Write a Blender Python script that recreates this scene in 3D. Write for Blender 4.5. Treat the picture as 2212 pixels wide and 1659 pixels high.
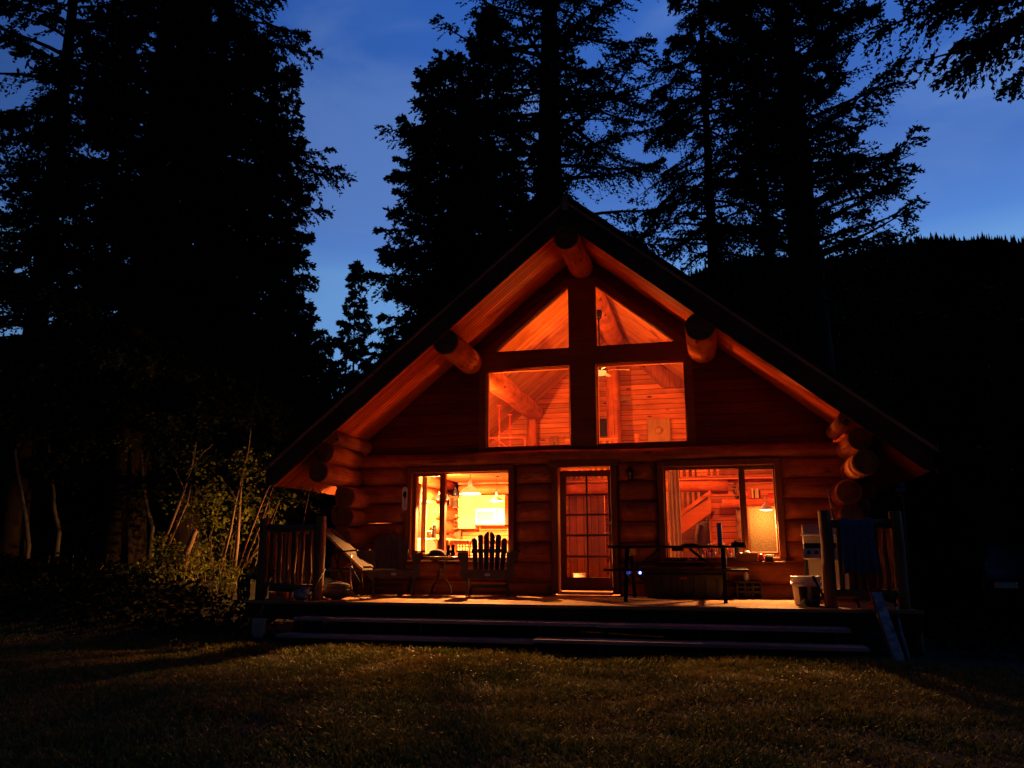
import bpy, math, random
import numpy as np
from mathutils import Vector, Matrix, Euler

for _o in list(bpy.data.objects):
    bpy.data.objects.remove(_o)
SC = bpy.context.scene
COL = SC.collection
R = math.radians
random.seed(7)
RNG = np.random.default_rng(11)

# ------------------------------------------------------------------ camera
CAM_P = Vector((2.1479, -13.9668, 0.6619))
YAW, PITCH, FV = 0.2424, 0.2090, 1741.47
cam_d = bpy.data.cameras.new('camera')
cam_d.sensor_width = 36.0
cam_d.lens = FV / 2212.0 * 36.0
cam_d.clip_start = 0.05
cam_d.clip_end = 3000.0
cam = bpy.data.objects.new('camera', cam_d)
cam.location = CAM_P
cam.rotation_euler = (math.pi / 2 + PITCH, -0.0007, YAW)
COL.objects.link(cam)
SC.camera = cam

# ------------------------------------------------------------------ render settings / exposure
SC.render.engine = 'CYCLES'
SC.view_settings.view_transform = 'Standard'
SC.view_settings.look = 'None'
SC.view_settings.exposure = 0.0
SC.view_settings.gamma = 1.0
SC.view_settings.use_curve_mapping = False
cy = SC.cycles
cy.use_denoising = True
cy.max_bounces = 7
cy.diffuse_bounces = 4
cy.glossy_bounces = 3
cy.transmission_bounces = 4
cy.transparent_max_bounces = 16
cy.sample_clamp_indirect = 4.0
cy.caustics_reflective = False
cy.caustics_refractive = False

# ------------------------------------------------------------------ world: dusk sky
W = bpy.data.worlds.new('World')
SC.world = W
W.use_nodes = True
wn, wl = W.node_tree.nodes, W.node_tree.links
wn.clear()
w_out = wn.new('ShaderNodeOutputWorld')
w_bg = wn.new('ShaderNodeBackground')
w_bg.inputs['Strength'].default_value = 1.0
wl.new(w_bg.outputs[0], w_out.inputs[0])
w_tc = wn.new('ShaderNodeTexCoord')
w_sep = wn.new('ShaderNodeSeparateXYZ')
wl.new(w_tc.outputs['Generated'], w_sep.inputs[0])
w_ramp = wn.new('ShaderNodeValToRGB')              # by height above the horizon
wl.new(w_sep.outputs['Z'], w_ramp.inputs[0])
els = w_ramp.color_ramp.elements
els[0].position = 0.0;  els[0].color = (0.180, 0.400, 0.800, 1)
els[1].position = 1.0;  els[1].color = (0.005, 0.014, 0.060, 1)
for pos, c in ((0.33, (0.140, 0.335, 0.720)), (0.36, (0.088, 0.235, 0.660)), (0.42, (0.062, 0.168, 0.530)), (0.50, (0.045, 0.142, 0.510)), (0.60, (0.034, 0.132, 0.530)), (0.75, (0.012, 0.04, 0.18))):
    e = els.new(pos); e.color = (*c, 1)
# the afterglow lies beyond the cabin, the sky behind the photographer has gone dark
w_dot = wn.new('ShaderNodeVectorMath'); w_dot.operation = 'DOT_PRODUCT'
wl.new(w_tc.outputs['Generated'], w_dot.inputs[0])
w_dot.inputs[1].default_value = (0.22, 0.97, 0.0)
w_az = wn.new('ShaderNodeMapRange')
w_az.interpolation_type = 'SMOOTHSTEP'
wl.new(w_dot.outputs['Value'], w_az.inputs[0])
w_az.inputs['From Min'].default_value = -0.2
w_az.inputs['From Max'].default_value = 1.0
w_az.inputs['To Min'].default_value = 0.05
w_az.inputs['To Max'].default_value = 1.0
# thin cloud
w_map = wn.new('ShaderNodeMapping')
w_map.inputs['Scale'].default_value = (2.2, 2.2, 5.5)
w_map.inputs['Rotation'].default_value = (0.3, 0.25, 0.4)
wl.new(w_tc.outputs['Generated'], w_map.inputs[0])
w_no = wn.new('ShaderNodeTexNoise')
w_no.inputs['Scale'].default_value = 1.7
w_no.inputs['Detail'].default_value = 5.0
w_no.inputs['Roughness'].default_value = 0.48
w_no.inputs['Distortion'].default_value = 0.5
wl.new(w_map.outputs[0], w_no.inputs[0])
w_cr = wn.new('ShaderNodeMapRange')
w_cr.interpolation_type = 'SMOOTHSTEP'
wl.new(w_no.outputs[0], w_cr.inputs[0])
w_cr.inputs['From Min'].default_value = 0.43
w_cr.inputs['From Max'].default_value = 0.68
w_cr.inputs['To Min'].default_value = 0.0
w_cr.inputs['To Max'].default_value = 0.75
w_mix = wn.new('ShaderNodeMixRGB')
wl.new(w_cr.outputs[0], w_mix.inputs[0])
wl.new(w_ramp.outputs[0], w_mix.inputs[1])
w_mix.inputs[2].default_value = (0.115, 0.235, 0.60, 1)
w_mul = wn.new('ShaderNodeMixRGB'); w_mul.blend_type = 'MULTIPLY'
w_mul.inputs[0].default_value = 1.0
wl.new(w_mix.outputs[0], w_mul.inputs[1])
wl.new(w_az.outputs[0], w_mul.inputs[2])
wl.new(w_mul.outputs[0], w_bg.inputs['Color'])

WARM = (1.0, 0.225, 0.040)          # colour of the tungsten lamps
WARM_W = (1.0, 0.40, 0.10)


# ------------------------------------------------------------------ a point of the view at a known depth
_c, _s = math.cos(YAW), math.sin(YAW)
_cp, _sp = math.cos(PITCH), math.sin(PITCH)
_R = Vector((_c, _s, 0)); _fw = Vector((-_s, _c, 0))
_F = _fw * _cp + Vector((0, 0, _sp)); _U = -_fw * _sp + Vector((0, 0, _cp))
def ray(u, v): return _F + _R * ((u - 1106) / FV) - _U * ((v - 829.5) / FV)
def AY(u, v, y):
    d = ray(u, v); return CAM_P + d * ((y - CAM_P.y) / d.y)
def AZ(u, v, z):
    d = ray(u, v); return CAM_P + d * ((z - CAM_P.z) / d.z)

# ------------------------------------------------------------------ materials
MATS = {}
class NT:
    def __init__(s, name):
        s.m = bpy.data.materials.new(name); s.m.use_nodes = True
        s.n, s.l = s.m.node_tree.nodes, s.m.node_tree.links
        s.b = s.n['Principled BSDF']; s.out = s.n['Material Output']
        MATS[name] = s.m
    def new(s, t, **kw):
        x = s.n.new(t)
        for k, v in kw.items(): setattr(x, k, v)
        return x
    def link(s, a, b): s.l.new(a, b)
    def math(s, op, a, b=None, clamp=False):
        x = s.new('ShaderNodeMath', operation=op); x.use_clamp = clamp
        for i, q in enumerate((a, b)):
            if q is None: continue
            if isinstance(q, (int, float)): x.inputs[i].default_value = q
            else: s.link(q, x.inputs[i])
        return x.outputs[0]
    def noise(s, vec, scale, detail=4, rough=.55, dist=0.):
        x = s.new('ShaderNodeTexNoise')
        x.inputs['Scale'].default_value = scale; x.inputs['Detail'].default_value = detail
        x.inputs['Roughness'].default_value = rough; x.inputs['Distortion'].default_value = dist
        s.link(vec, x.inputs[0]); return x.outputs[0]
    def ramp(s, f, stops):
        x = s.new('ShaderNodeValToRGB'); e = x.color_ramp.elements
        e[0].position, e[0].color = stops[0][0], (*stops[0][1], 1)
        e[1].position, e[1].color = stops[-1][0], (*stops[-1][1], 1)
        for p, c in stops[1:-1]:
            q = e.new(p); q.color = (*c, 1)
        s.link(f, x.inputs[0]); return x.outputs[0]
    def mul(s, a, b, fac=1.0, mode='MULTIPLY'):
        x = s.new('ShaderNodeMixRGB', blend_type=mode)
        if isinstance(fac, float): x.inputs[0].default_value = fac
        else: s.link(fac, x.inputs[0])
        for i, q in ((1, a), (2, b)):
            if isinstance(q, tuple): x.inputs[i].default_value = (*q, 1)
            else: s.link(q, x.inputs[i])
        return x.outputs[0]
    def bump(s, h, strength=.3, dist=.02):
        x = s.new('ShaderNodeBump'); x.inputs['Strength'].default_value = strength
        x.inputs['Distance'].default_value = dist
        s.link(h, x.inputs['Height']); s.link(x.outputs[0], s.b.inputs['Normal'])

def plain(name, c, rough=.6, metal=0., var=.25, scale=8., spec=.3, bump=0.):
    t = NT(name); t.b.inputs['Roughness'].default_value = rough
    t.b.inputs['Metallic'].default_value = metal
    t.b.inputs['Specular IOR Level'].default_value = spec
    tc = t.new('ShaderNodeTexCoord')
    n = t.noise(tc.outputs['Object'], scale, 5, .6)
    lo = tuple(x * (1 - var) for x in c); hi = tuple(min(1, x * (1 + var)) for x in c)
    t.link(t.ramp(n, [(.3, lo), (.7, hi)]), t.b.inputs['Base Color'])
    if bump: t.bump(n, bump, .01)
    return t.m

def wood(name, c1, c2, axis='X', plank=None, knots=.5, scale=1., rough=.62, groove=.45, var=.3, lapped=False, blotch=.35, spec=.25, gw=.075, cracks=0.):
    """grain along axis; plank=(axis letter, width) cuts it into boards"""
    t = NT(name); t.b.inputs['Roughness'].default_value = rough
    t.b.inputs['Specular IOR Level'].default_value = spec
    tc = t.new('ShaderNodeTexCoord'); vec = tc.outputs['Object']
    sep = t.new('ShaderNodeSeparateXYZ'); t.link(vec, sep.inputs[0])
    idx = None
    if plank:
        f = t.math('DIVIDE', sep.outputs[plank[0]], plank[1])
        idx = t.math('FLOOR', f); fr = t.math('SUBTRACT', f, idx)
        wnz = t.new('ShaderNodeTexWhiteNoise', noise_dimensions='1D')
        t.link(idx, wnz.inputs['W'])
        # each board takes its own stretch of grain
        cmb = t.new('ShaderNodeCombineXYZ')
        off = t.math('MULTIPLY', wnz.outputs['Value'], 37.0)
        for k in range(3): t.link(off, cmb.inputs[k])
        add = t.new('ShaderNodeVectorMath', operation='ADD')
        t.link(vec, add.inputs[0]); t.link(cmb.outputs[0], add.inputs[1]); vec = add.outputs[0]
    sc = {'X': (.55, 9, 9), 'Y': (9, .55, 9), 'Z': (9, 9, .55), 'XZ': (1.2, 13, 1.2)}[axis]
    mp = t.new('ShaderNodeMapping'); mp.inputs['Scale'].default_value = tuple(q * scale for q in sc)
    t.link(vec, mp.inputs[0])
    g = t.noise(mp.outputs[0], 1.6, 7, .62, .8)
    col = t.ramp(g, [(.28, c2), (.48, tuple((a + b) / 2 for a, b in zip(c1, c2))), (.68, c1)])
    big = t.noise(vec, 1.3 * scale, 3, .5)
    col = t.mul(col, t.ramp(big, [(.3, (1 - blotch,) * 3), (.7, (1.08,) * 3)]))
    if knots:
        mk = t.new('ShaderNodeMapping')
        ks = {'X': (2.2, 6, 6), 'Y': (6, 2.2, 6), 'Z': (6, 6, 2.2), 'XZ': (2.6, 7, 2.6)}[axis]
        mk.inputs['Scale'].default_value = tuple(q * scale for q in ks); t.link(vec, mk.inputs[0])
        vo = t.new('ShaderNodeTexVoronoi'); vo.inputs['Scale'].default_value = 1.0
        t.link(mk.outputs[0], vo.inputs['Vector'])
        k = t.math('SUBTRACT', 1.0, t.math('MULTIPLY', vo.outputs['Distance'], 5.5), True)
        k = t.math('MULTIPLY', k, knots * 2.0, True)
        sepc = t.new('ShaderNodeSeparateColor'); t.link(vo.outputs['Color'], sepc.inputs[0])
        k = t.math('MULTIPLY', k, t.math('GREATER_THAN', sepc.outputs[0], 0.45))
        col = t.mul(col, tuple(x * .22 for x in c2), k, 'MIX')
    if cracks:
        mc = t.new('ShaderNodeMapping')
        mc.inputs['Scale'].default_value = tuple(q * scale for q in {'X': (.5, 15, 15), 'Y': (15, .5, 15), 'Z': (15, 15, .5)}[axis]); t.link(vec, mc.inputs[0])
        cn = t.noise(mc.outputs[0], 1.0, 2, .4, 1.6)
        cm = t.math('SUBTRACT', 1.0, t.math('MULTIPLY', t.math('ABSOLUTE', t.math('SUBTRACT', cn, .5)), 42.0), True)
        pn = t.noise(vec, 2.1 * scale, 2, .5)
        cm = t.math('MULTIPLY', cm, t.math('MULTIPLY', t.math('SUBTRACT', pn, .47), 9.0, True))
        col = t.mul(col, tuple(x * .15 for x in c2), t.math('MULTIPLY', cm, cracks, True), 'MIX')
        wthr = t.noise(vec, 4.5 * scale, 5, .65)
        col = t.mul(col, t.ramp(wthr, [(.35, (.62, .55, .5)), (.62, (1.06, 1.06, 1.06))]), .8)
    h = g
    if plank:
        col = t.mul(col, t.ramp(wnz.outputs['Value'], [(0., (1 - var,) * 3), (1., (1 + var * .4,) * 3)]))
        edge = t.math('MINIMUM', fr, t.math('SUBTRACT', 1.0, fr))
        gm = t.math('SUBTRACT', 1.0, t.math('MULTIPLY', edge, 1.0 / gw), True)
        col = t.mul(col, tuple(x * (1 - groove) * .6 for x in c2), t.math('MULTIPLY', gm, groove + .3, True), 'MIX')
        if lapped:
            h = t.math('ADD', t.math('MULTIPLY', t.math('SUBTRACT', 1.0, fr), 2.2), t.math('MULTIPLY', g, .25))
            t.bump(h, .9, .03)
        else:
            h = t.math('SUBTRACT', t.math('MULTIPLY', g, .3), t.math('MULTIPLY', gm, 1.2))
            t.bump(h, .5, .01)
    else:
        t.bump(h, .35, .012)
    t.link(col, t.b.inputs['Base Color'])
    return t.m

HON1, HON2 = (.68, .215, .062), (.38, .09, .02)       # honey coloured oiled pine
log_x = wood('log_wood_long', HON1, HON2, 'X', knots=.55, scale=.8, cracks=.9)
log_y = wood('log_wood_deep', (.68, .25, .08), (.38, .09, .02), 'Y', knots=.9, scale=.8, cracks=.9)
log_z = wood('log_wood_upright', HON1, HON2, 'Z', knots=.8, scale=.8, cracks=.9)
log_end = wood('log_end_grain', (.30, .14, .05), (.16, .065, .02), 'Y', knots=.0, scale=.6)
siding = wood('gable_siding', (.25, .062, .017), (.14, .028, .007), 'X', ('Z', .20), knots=.4, lapped=True, var=.25)
trim = wood('dark_trim', (.30, .10, .03), (.19, .055, .015), 'Z', knots=.25)
trim_x = wood('dark_trim_long', (.30, .10, .03), (.19, .055, .015), 'X', knots=.25)
frame_w = wood('sash_wood', (.46, .19, .06), (.34, .12, .035), 'Z', knots=.1)
soffit_w = wood('soffit_boards', (.90, .205, .05), (.60, .095, .02), 'XZ', ('Y', .105), knots=.5, var=.35, groove=1.0, gw=.11)
ceil_w = wood('vault_boards', (.78, .38, .12), (.50, .14, .032), 'XZ', ('Y', .125), knots=.7, var=.3, groove=.8)
plank_in = wood('pine_panelling', (.68, .25, .08), (.42, .10, .023), 'X', ('Z', .125), knots=1.0, var=.3, groove=.85)
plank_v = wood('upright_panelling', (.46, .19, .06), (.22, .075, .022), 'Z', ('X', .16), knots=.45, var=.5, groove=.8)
kitch_c = wood('kitchen_ceiling_boards', (.50, .105, .022), (.33, .06, .012), 'X', ('Y', .3), knots=.8, var=.25, groove=.9)
fascia_w = wood('weathered_fascia', (.14, .065, .034), (.07, .03, .015), 'XZ', knots=.1)
fascia_t = wood('fascia_trim_wood', (.62, .30, .17), (.36, .16, .09), 'XZ', knots=.2)
deck_w = wood('weathered_decking', (.66, .37, .18), (.36, .19, .09), 'X', knots=.3, scale=.9, rough=.8, blotch=.5, spec=.08)
tread_w = wood('weathered_tread', (.50, .45, .46), (.30, .26, .27), 'X', knots=.4, scale=.9, rough=.85, spec=.1)
rail_w = wood('rail_logs', (.36, .17, .075), (.2, .085, .035), 'Z', knots=.5)
rail_wx = wood('rail_logs_long', (.26, .17, .10), (.15, .09, .05), 'X', knots=.3)
floor_w = wood('floor_boards', (.4, .19, .075), (.27, .11, .035), 'Y', ('X', .12), knots=.3)
furn_w = wood('furniture_wood', (.34, .14, .05), (.2, .075, .025), 'Z', knots=.2, scale=1.4)
pale_w = wood('pale_wood', (.62, .45, .24), (.48, .32, .15), 'Z', knots=.2, scale=1.4)
pale_wx = wood('pale_wood_long', (.62, .45, .24), (.48, .32, .15), 'X', knots=.2, scale=1.4)
carve_w = wood('carved_panel_wood', (.44, .27, .11), (.3, .17, .065), 'Z', knots=.1, scale=1.6)
cab_w = wood('cabinet_wood', (.74, .56, .27), (.62, .43, .18), 'Z', knots=.15, scale=1.2)
slat_w = plain('dark_painted_slats', (.055, .046, .052), .45, spec=.4, var=.3)
black = plain('black_plastic', (.014, .013, .014), .42, spec=.4)
blackm = plain('black_metal', (.02, .018, .017), .38, .6)
bronze = plain('bronze_metal', (.22, .15, .08), .38, .7)
steel = plain('brushed_steel', (.55, .5, .44), .32, 1.0)
redmet = plain('red_enamelled_steel', (.30, .022, .012), .4, .0)
white_p = plain('white_plastic', (.72, .70, .67), .4, var=.08)
white_e = plain('white_enamel', (.86, .84, .8), .3, var=.05, spec=.5)
cream = plain('cream_paint', (.55, .48, .37), .5, var=.1)
curtain_m = plain('linen_curtain', (.62, .48, .32), .85, var=.12, scale=30)
dark_cloth = plain('dark_cloth', (.055, .04, .035), .9, var=.3, scale=14, bump=.3)
pack_cloth = plain('brown_canvas', (.16, .115, .075), .85, var=.25, scale=22, bump=.3)
denim = plain('blue_towel_cloth', (.085, .13, .23), .95, var=.25, scale=40, bump=.5)
blue_p = plain('blue_enamel', (.14, .27, .62), .4, var=.15)
badge = plain('pale_blue_badge', (.35, .45, .6), .4, var=.1)
stone = plain('river_stone', (.30, .24, .16), .85, var=.75, scale=5.5, bump=.7)
speck = plain('speckled_panel', (.26, .19, .085), .75, var=.55, scale=48)
roofm = plain('roof_shingles', (.03, .028, .026), .9, var=.4, scale=10)
red_g = plain('red_plastic', (.42, .03, .02), .4, var=.2)
yellow = plain('yellow_plastic', (.7, .48, .1), .5, var=.1)
green_p = plain('houseplant_leaf', (.06, .13, .04), .6, var=.3)
car_p = plain('dark_car_paint', (.012, .014, .02), .22, .3, var=.1, spec=.6)
rubber = plain('rubber', (.012, .012, .012), .8)
bluish_w = plain('mottled_pale_bark', (.34, .38, .46), .8, var=.75, scale=9)
pic_dark = plain('dark_pane', (.02, .017, .016), .25, var=.2)
paper_r = plain('red_label', (.20, .03, .025), .6, var=.15)

def glass_mat(name, tint=(1, 1, 1), gl=.055, rough=.015):
    t = NT(name); t.n.remove(t.b)
    tr = t.new('ShaderNodeBsdfTransparent'); tr.inputs[0].default_value = (*tint, 1)
    g = t.new('ShaderNodeBsdfGlossy'); g.inputs['Roughness'].default_value = rough
    mx = t.new('ShaderNodeMixShader'); mx.inputs[0].default_value = gl
    t.link(tr.outputs[0], mx.inputs[1]); t.link(g.outputs[0], mx.inputs[2])
    t.link(mx.outputs[0], t.out.inputs[0]); return t.m
glass = glass_mat('window_glass')
glass_hazy = glass_mat('smeared_glass', (.86, .86, .86), .06, .05)
amber = glass_mat('amber_bottle_glass', (.75, .16, .05), .14, .05)
clearb = glass_mat('clear_bottle_glass', (.8, .8, .75), .2, .05)
def emit(name, c, s):
    t = NT(name); t.n.remove(t.b)
    e = t.new('ShaderNodeEmission'); e.inputs[0].default_value = (*c, 1); e.inputs[1].default_value = s
    t.link(e.outputs[0], t.out.inputs[0]); return t.m
bulb_m = emit('lit_bulb', (1, .62, .26), 14)
opal_m = emit('lit_opal_glass', (1, .42, .10), 1.6)
led_m = emit('blue_led', (.08, .12, 1.0), 14)

def leaf_mat(name, c, trans=.35, var=.5, spec=.25):
    t = NT(name)
    tc = t.new('ShaderNodeTexCoord')
    n = t.noise(tc.outputs['Object'], 3.0, 3, .6)
    col = t.ramp(n, [(.3, tuple(x * (1 - var) for x in c)), (.7, tuple(x * (1 + var) for x in c))])
    t.link(col, t.b.inputs['Base Color']); t.b.inputs['Roughness'].default_value = .55
    t.b.inputs['Specular IOR Level'].default_value = spec
    if trans:
        tl = t.new('ShaderNodeBsdfTranslucent'); t.link(col, tl.inputs[0])
        mx = t.new('ShaderNodeMixShader'); mx.inputs[0].default_value = trans
        t.link(t.b.outputs[0], mx.inputs[1]); t.link(tl.outputs[0], mx.inputs[2])
        t.link(mx.outputs[0], t.out.inputs[0])
    return t.m
opal_shade = leaf_mat('white_glass_shade', (.82, .76, .66), .42, .04)
needle = leaf_mat('conifer_needles', (.022, .034, .016), 0, .4, .08)
curtain_t = leaf_mat('thin_linen', (.66, .50, .36), .5, .12, .05)
bushleaf = leaf_mat('broad_leaves', (.24, .27, .03), .4, .55)
darkleaf = leaf_mat('shade_dark_leaves', (.005, .007, .003), .2, .5, .02)  # near-black leaf colour, shade put into it
bark = wood('conifer_bark', (.06, .042, .03), (.03, .02, .014), 'Z', knots=0, rough=.95, blotch=.5)
bark_pale = wood('pale_sapling_bark', (.40, .26, .16), (.25, .15, .09), 'Z', knots=.3, rough=.8)
bark_red = wood('reddish_sapling_bark', (.42, .20, .12), (.28, .11, .06), 'Z', knots=.2, rough=.8)
def grass_mat():
    t = NT('lawn_grass'); tc = t.new('ShaderNodeTexCoord'); v = tc.outputs['Object']
    a = t.noise(v, .9, 3, .6); b = t.noise(v, 11., 4, .7)
    c = t.mul(t.ramp(a, [(.35, (.25, .185, .04)), (.5, (.19, .18, .03)), (.66, (.13, .165, .027))]), t.ramp(b, [(.3, (.25, .25, .25)), (.5, (.8, .8, .8)), (.72, (1.9, 1.7, 1.5))]))
    t.link(c, t.b.inputs['Base Color']); t.b.inputs['Roughness'].default_value = .6; t.b.inputs['Specular IOR Level'].default_value = .25
    tl = t.new('ShaderNodeBsdfTranslucent'); t.link(c, tl.inputs[0]); mx = t.new('ShaderNodeMixShader'); mx.inputs[0].default_value = .3
    t.link(t.b.outputs[0], mx.inputs[1]); t.link(tl.outputs[0], mx.inputs[2]); t.link(mx.outputs[0], t.out.inputs[0]); return t.m
grass_m = grass_mat()
soil = plain('lawn_soil', (.012, .011, .005), .95, var=.6, scale=3.0, bump=.6)
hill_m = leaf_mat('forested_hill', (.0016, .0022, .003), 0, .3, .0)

# ------------------------------------------------------------------ mesh building
class MB:
    def __init__(s): s.v = []; s.f = []; s.sm = []
    def add(s, vs, fs, smooth=False):
        o = len(s.v); s.v += [tuple(q) for q in vs]
        s.f += [tuple(i + o for i in f) for f in fs]; s.sm += [smooth] * len(fs); return s
    def box(s, a, b, bev=0., rot=None, piv=None):
        """axis-aligned box from corner a to corner b, edges chamfered by bev, turned by rot about piv"""
        x0, y0, z0 = (min(p, q) for p, q in zip(a, b)); x1, y1, z1 = (max(p, q) for p, q in zip(a, b))
        bev = min(bev, (x1 - x0) * .45, (y1 - y0) * .45, (z1 - z0) * .45)
        if bev <= 0:
            vs = [(x, y, z) for x in (x0, x1) for y in (y0, y1) for z in (z0, z1)]
            fs = [(0, 1, 3, 2), (4, 6, 7, 5), (0, 4, 5, 1), (2, 3, 7, 6), (0, 2, 6, 4), (1, 5, 7, 3)]
        else:
            import itertools
            vs = []; ids = {}
            lo = (x0, y0, z0); hi = (x1, y1, z1)
            for c in itertools.product((0, 1), repeat=3):
                for ax in range(3):
                    p = [0, 0, 0]
                    for k in range(3):
                        e = hi[k] if c[k] else lo[k]
                        p[k] = e if k == ax else (e - bev if c[k] else e + bev)
                    ids[c, ax] = len(vs); vs.append(tuple(p))
            fs = []
            for ax in range(3):
                o = [k for k in range(3) if k != ax]
                for sd in (0, 1):
                    q = []
                    for a_, b_ in ((0, 0), (1, 0), (1, 1), (0, 1)):
                        c = [0, 0, 0]; c[ax] = sd; c[o[0]] = a_; c[o[1]] = b_; q.append(ids[tuple(c), ax])
                    fs.append(tuple(q))
            for ax in range(3):
                o = [k for k in range(3) if k != ax]
                for a_ in (0, 1):
                    for b_ in (0, 1):
                        c0 = [0, 0, 0]; c0[o[0]] = a_; c0[o[1]] = b_; c1 = list(c0); c1[ax] = 1
                        c0 = tuple(c0); c1 = tuple(c1)
                        fs.append((ids[c0, o[0]], ids[c1, o[0]], ids[c1, o[1]], ids[c0, o[1]]))
            for c in itertools.product((0, 1), repeat=3):
                fs.append((ids[c, 0], ids[c, 1], ids[c, 2]))
        if rot is not None:
            M = Euler(rot).to_matrix(); pv = Vector(piv if piv is not None else ((x0 + x1) / 2, (y0 + y1) / 2, (z0 + z1) / 2))
            vs = [M @ (Vector(q) - pv) + pv for q in vs]
        return s.add(vs, fs)
    def tube(s, pts, r, n=10, cap=True, smooth=True, sq=1.0):
        pts = [Vector(p) for p in pts]; m = len(pts)
        rs = r if isinstance(r, (list, tuple)) else [r] * m
        vs = []; up = None
        for i in range(m):
            d = (pts[min(i + 1, m - 1)] - pts[max(i - 1, 0)]).normalized()
            if up is None:
                up = Vector((0, 0, 1)) if abs(d.z) < .9 else Vector((1, 0, 0))
            a = d.cross(up).normalized(); b = a.cross(d).normalized(); up = b
            for k in range(n):
                t = 2 * math.pi * k / n
                vs.append(pts[i] + a * (math.cos(t) * rs[i]) + b * (math.sin(t) * rs[i] * sq))
        fs = [(i * n + k, i * n + (k + 1) % n, (i + 1) * n + (k + 1) % n, (i + 1) * n + k) for i in range(m - 1) for k in range(n)]
        s.add(vs, fs, smooth)
        if cap:
            o = len(s.v) - len(vs)
            s.f += [tuple(o + k for k in range(n))[::-1], tuple(o + (m - 1) * n + k for k in range(n))]; s.sm += [False, False]
        return s
    def bar(s, a, b, w, h):
        """rectangular bar between two points, w across, h tall"""
        a = Vector(a); b = Vector(b); d = (b - a).normalized()
        up = Vector((0, 0, 1)) if abs(d.z) < .95 else Vector((0, 1, 0))
        x = d.cross(up).normalized() * (w / 2); z = x.normalized().cross(d).normalized() * (h / 2)
        vs = [p + sx * x + sz * z for p in (a, b) for sx, sz in ((-1, -1), (1, -1), (1, 1), (-1, 1))]
        return s.add(vs, [(0, 1, 2, 3), (7, 6, 5, 4), (0, 4, 5, 1), (1, 5, 6, 2), (2, 6, 7, 3), (3, 7, 4, 0)])
    def lathe(s, prof, c=(0, 0, 0), n=20, smooth=True, sx=1., sy=1., cap=True):
        vs = []; m = len(prof)
        for r, z in prof:
            for k in range(n):
                t = 2 * math.pi * k / n; vs.append((c[0] + r * sx * math.cos(t), c[1] + r * sy * math.sin(t), c[2] + z))
        fs = [(i * n + k, i * n + (k + 1) % n, (i + 1) * n + (k + 1) % n, (i + 1) * n + k) for i in range(m - 1) for k in range(n)]
        s.add(vs, fs, smooth); o = len(s.v) - len(vs)
        if not cap: return s
        if prof[0][0] > 1e-4: s.f.append(tuple(o + k for k in range(n))[::-1]); s.sm.append(False)
        if prof[-1][0] > 1e-4: s.f.append(tuple(o + (m - 1) * n + k for k in range(n))); s.sm.append(False)
        return s
    def prism(s, poly, y0, y1, plane='XZ', smooth=False):
        """polygon in the plane, extruded along the third axis from y0 to y1"""
        n = len(poly)
        def P(a, b, t): return {'XZ': (a, t, b), 'XY': (a, b, t), 'YZ': (t, a, b)}[plane]
        vs = [P(a, b, y0) for a, b in poly] + [P(a, b, y1) for a, b in poly]
        fs = [tuple(range(n)), tuple(range(2 * n - 1, n - 1, -1))]
        s.add(vs, fs); s.add(vs, [(i, n + i, n + (i + 1) % n, (i + 1) % n) for i in range(n)], smooth)
        return s
    def ball(s, c, r, n=12, m=8, noise=0.):
        rx, ry, rz = (r, r, r) if isinstance(r, (int, float)) else r
        vs = []
        for i in range(m + 1):
            a = math.pi * i / m
            for k in range(n):
                t = 2 * math.pi * k / n; q = 1 + noise * (random.random() - .5)
                vs.append((c[0] + rx * q * math.sin(a) * math.cos(t), c[1] + ry * q * math.sin(a) * math.sin(t), c[2] - rz * q * math.cos(a)))
        return s.add(vs, [(i * n + k, i * n + (k + 1) % n, (i + 1) * n + (k + 1) % n, (i + 1) * n + k) for i in range(m) for k in range(n)], True)
    def moved(s, M):
        s.v = [tuple(M @ Vector(q)) for q in s.v]; return s
    def build(s, name, mat, parent=None, label=None):
        me = bpy.data.meshes.new(name); me.from_pydata(s.v, [], s.f)
        me.polygons.foreach_set('use_smooth', s.sm)
        import bmesh
        bm = bmesh.new(); bm.from_mesh(me)
        bmesh.ops.recalc_face_normals(bm, faces=bm.faces); bm.to_mesh(me); bm.free()
        me.materials.append(mat); me.update()
        o = bpy.data.objects.new(name, me); COL.objects.link(o)
        if parent is not None: o.parent = parent
        if label: o['label'] = label
        return o

def fastmesh(name, V, F, mat, parent=None):
    """numpy triangles or quads"""
    V = np.asarray(V, np.float32); F = np.asarray(F, np.int32); k = F.shape[1]
    me = bpy.data.meshes.new(name)
    me.vertices.add(len(V)); me.vertices.foreach_set('co', V.ravel())
    me.loops.add(F.size); me.loops.foreach_set('vertex_index', F.ravel())
    me.polygons.add(len(F)); me.polygons.foreach_set('loop_start', np.arange(0, F.size, k, dtype=np.int32))
    me.polygons.foreach_set('loop_total', np.full(len(F), k, np.int32))
    me.materials.append(mat); me.update(calc_edges=True)
    o = bpy.data.objects.new(name, me); COL.objects.link(o)
    if parent is not None: o.parent = parent
    return o

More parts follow.
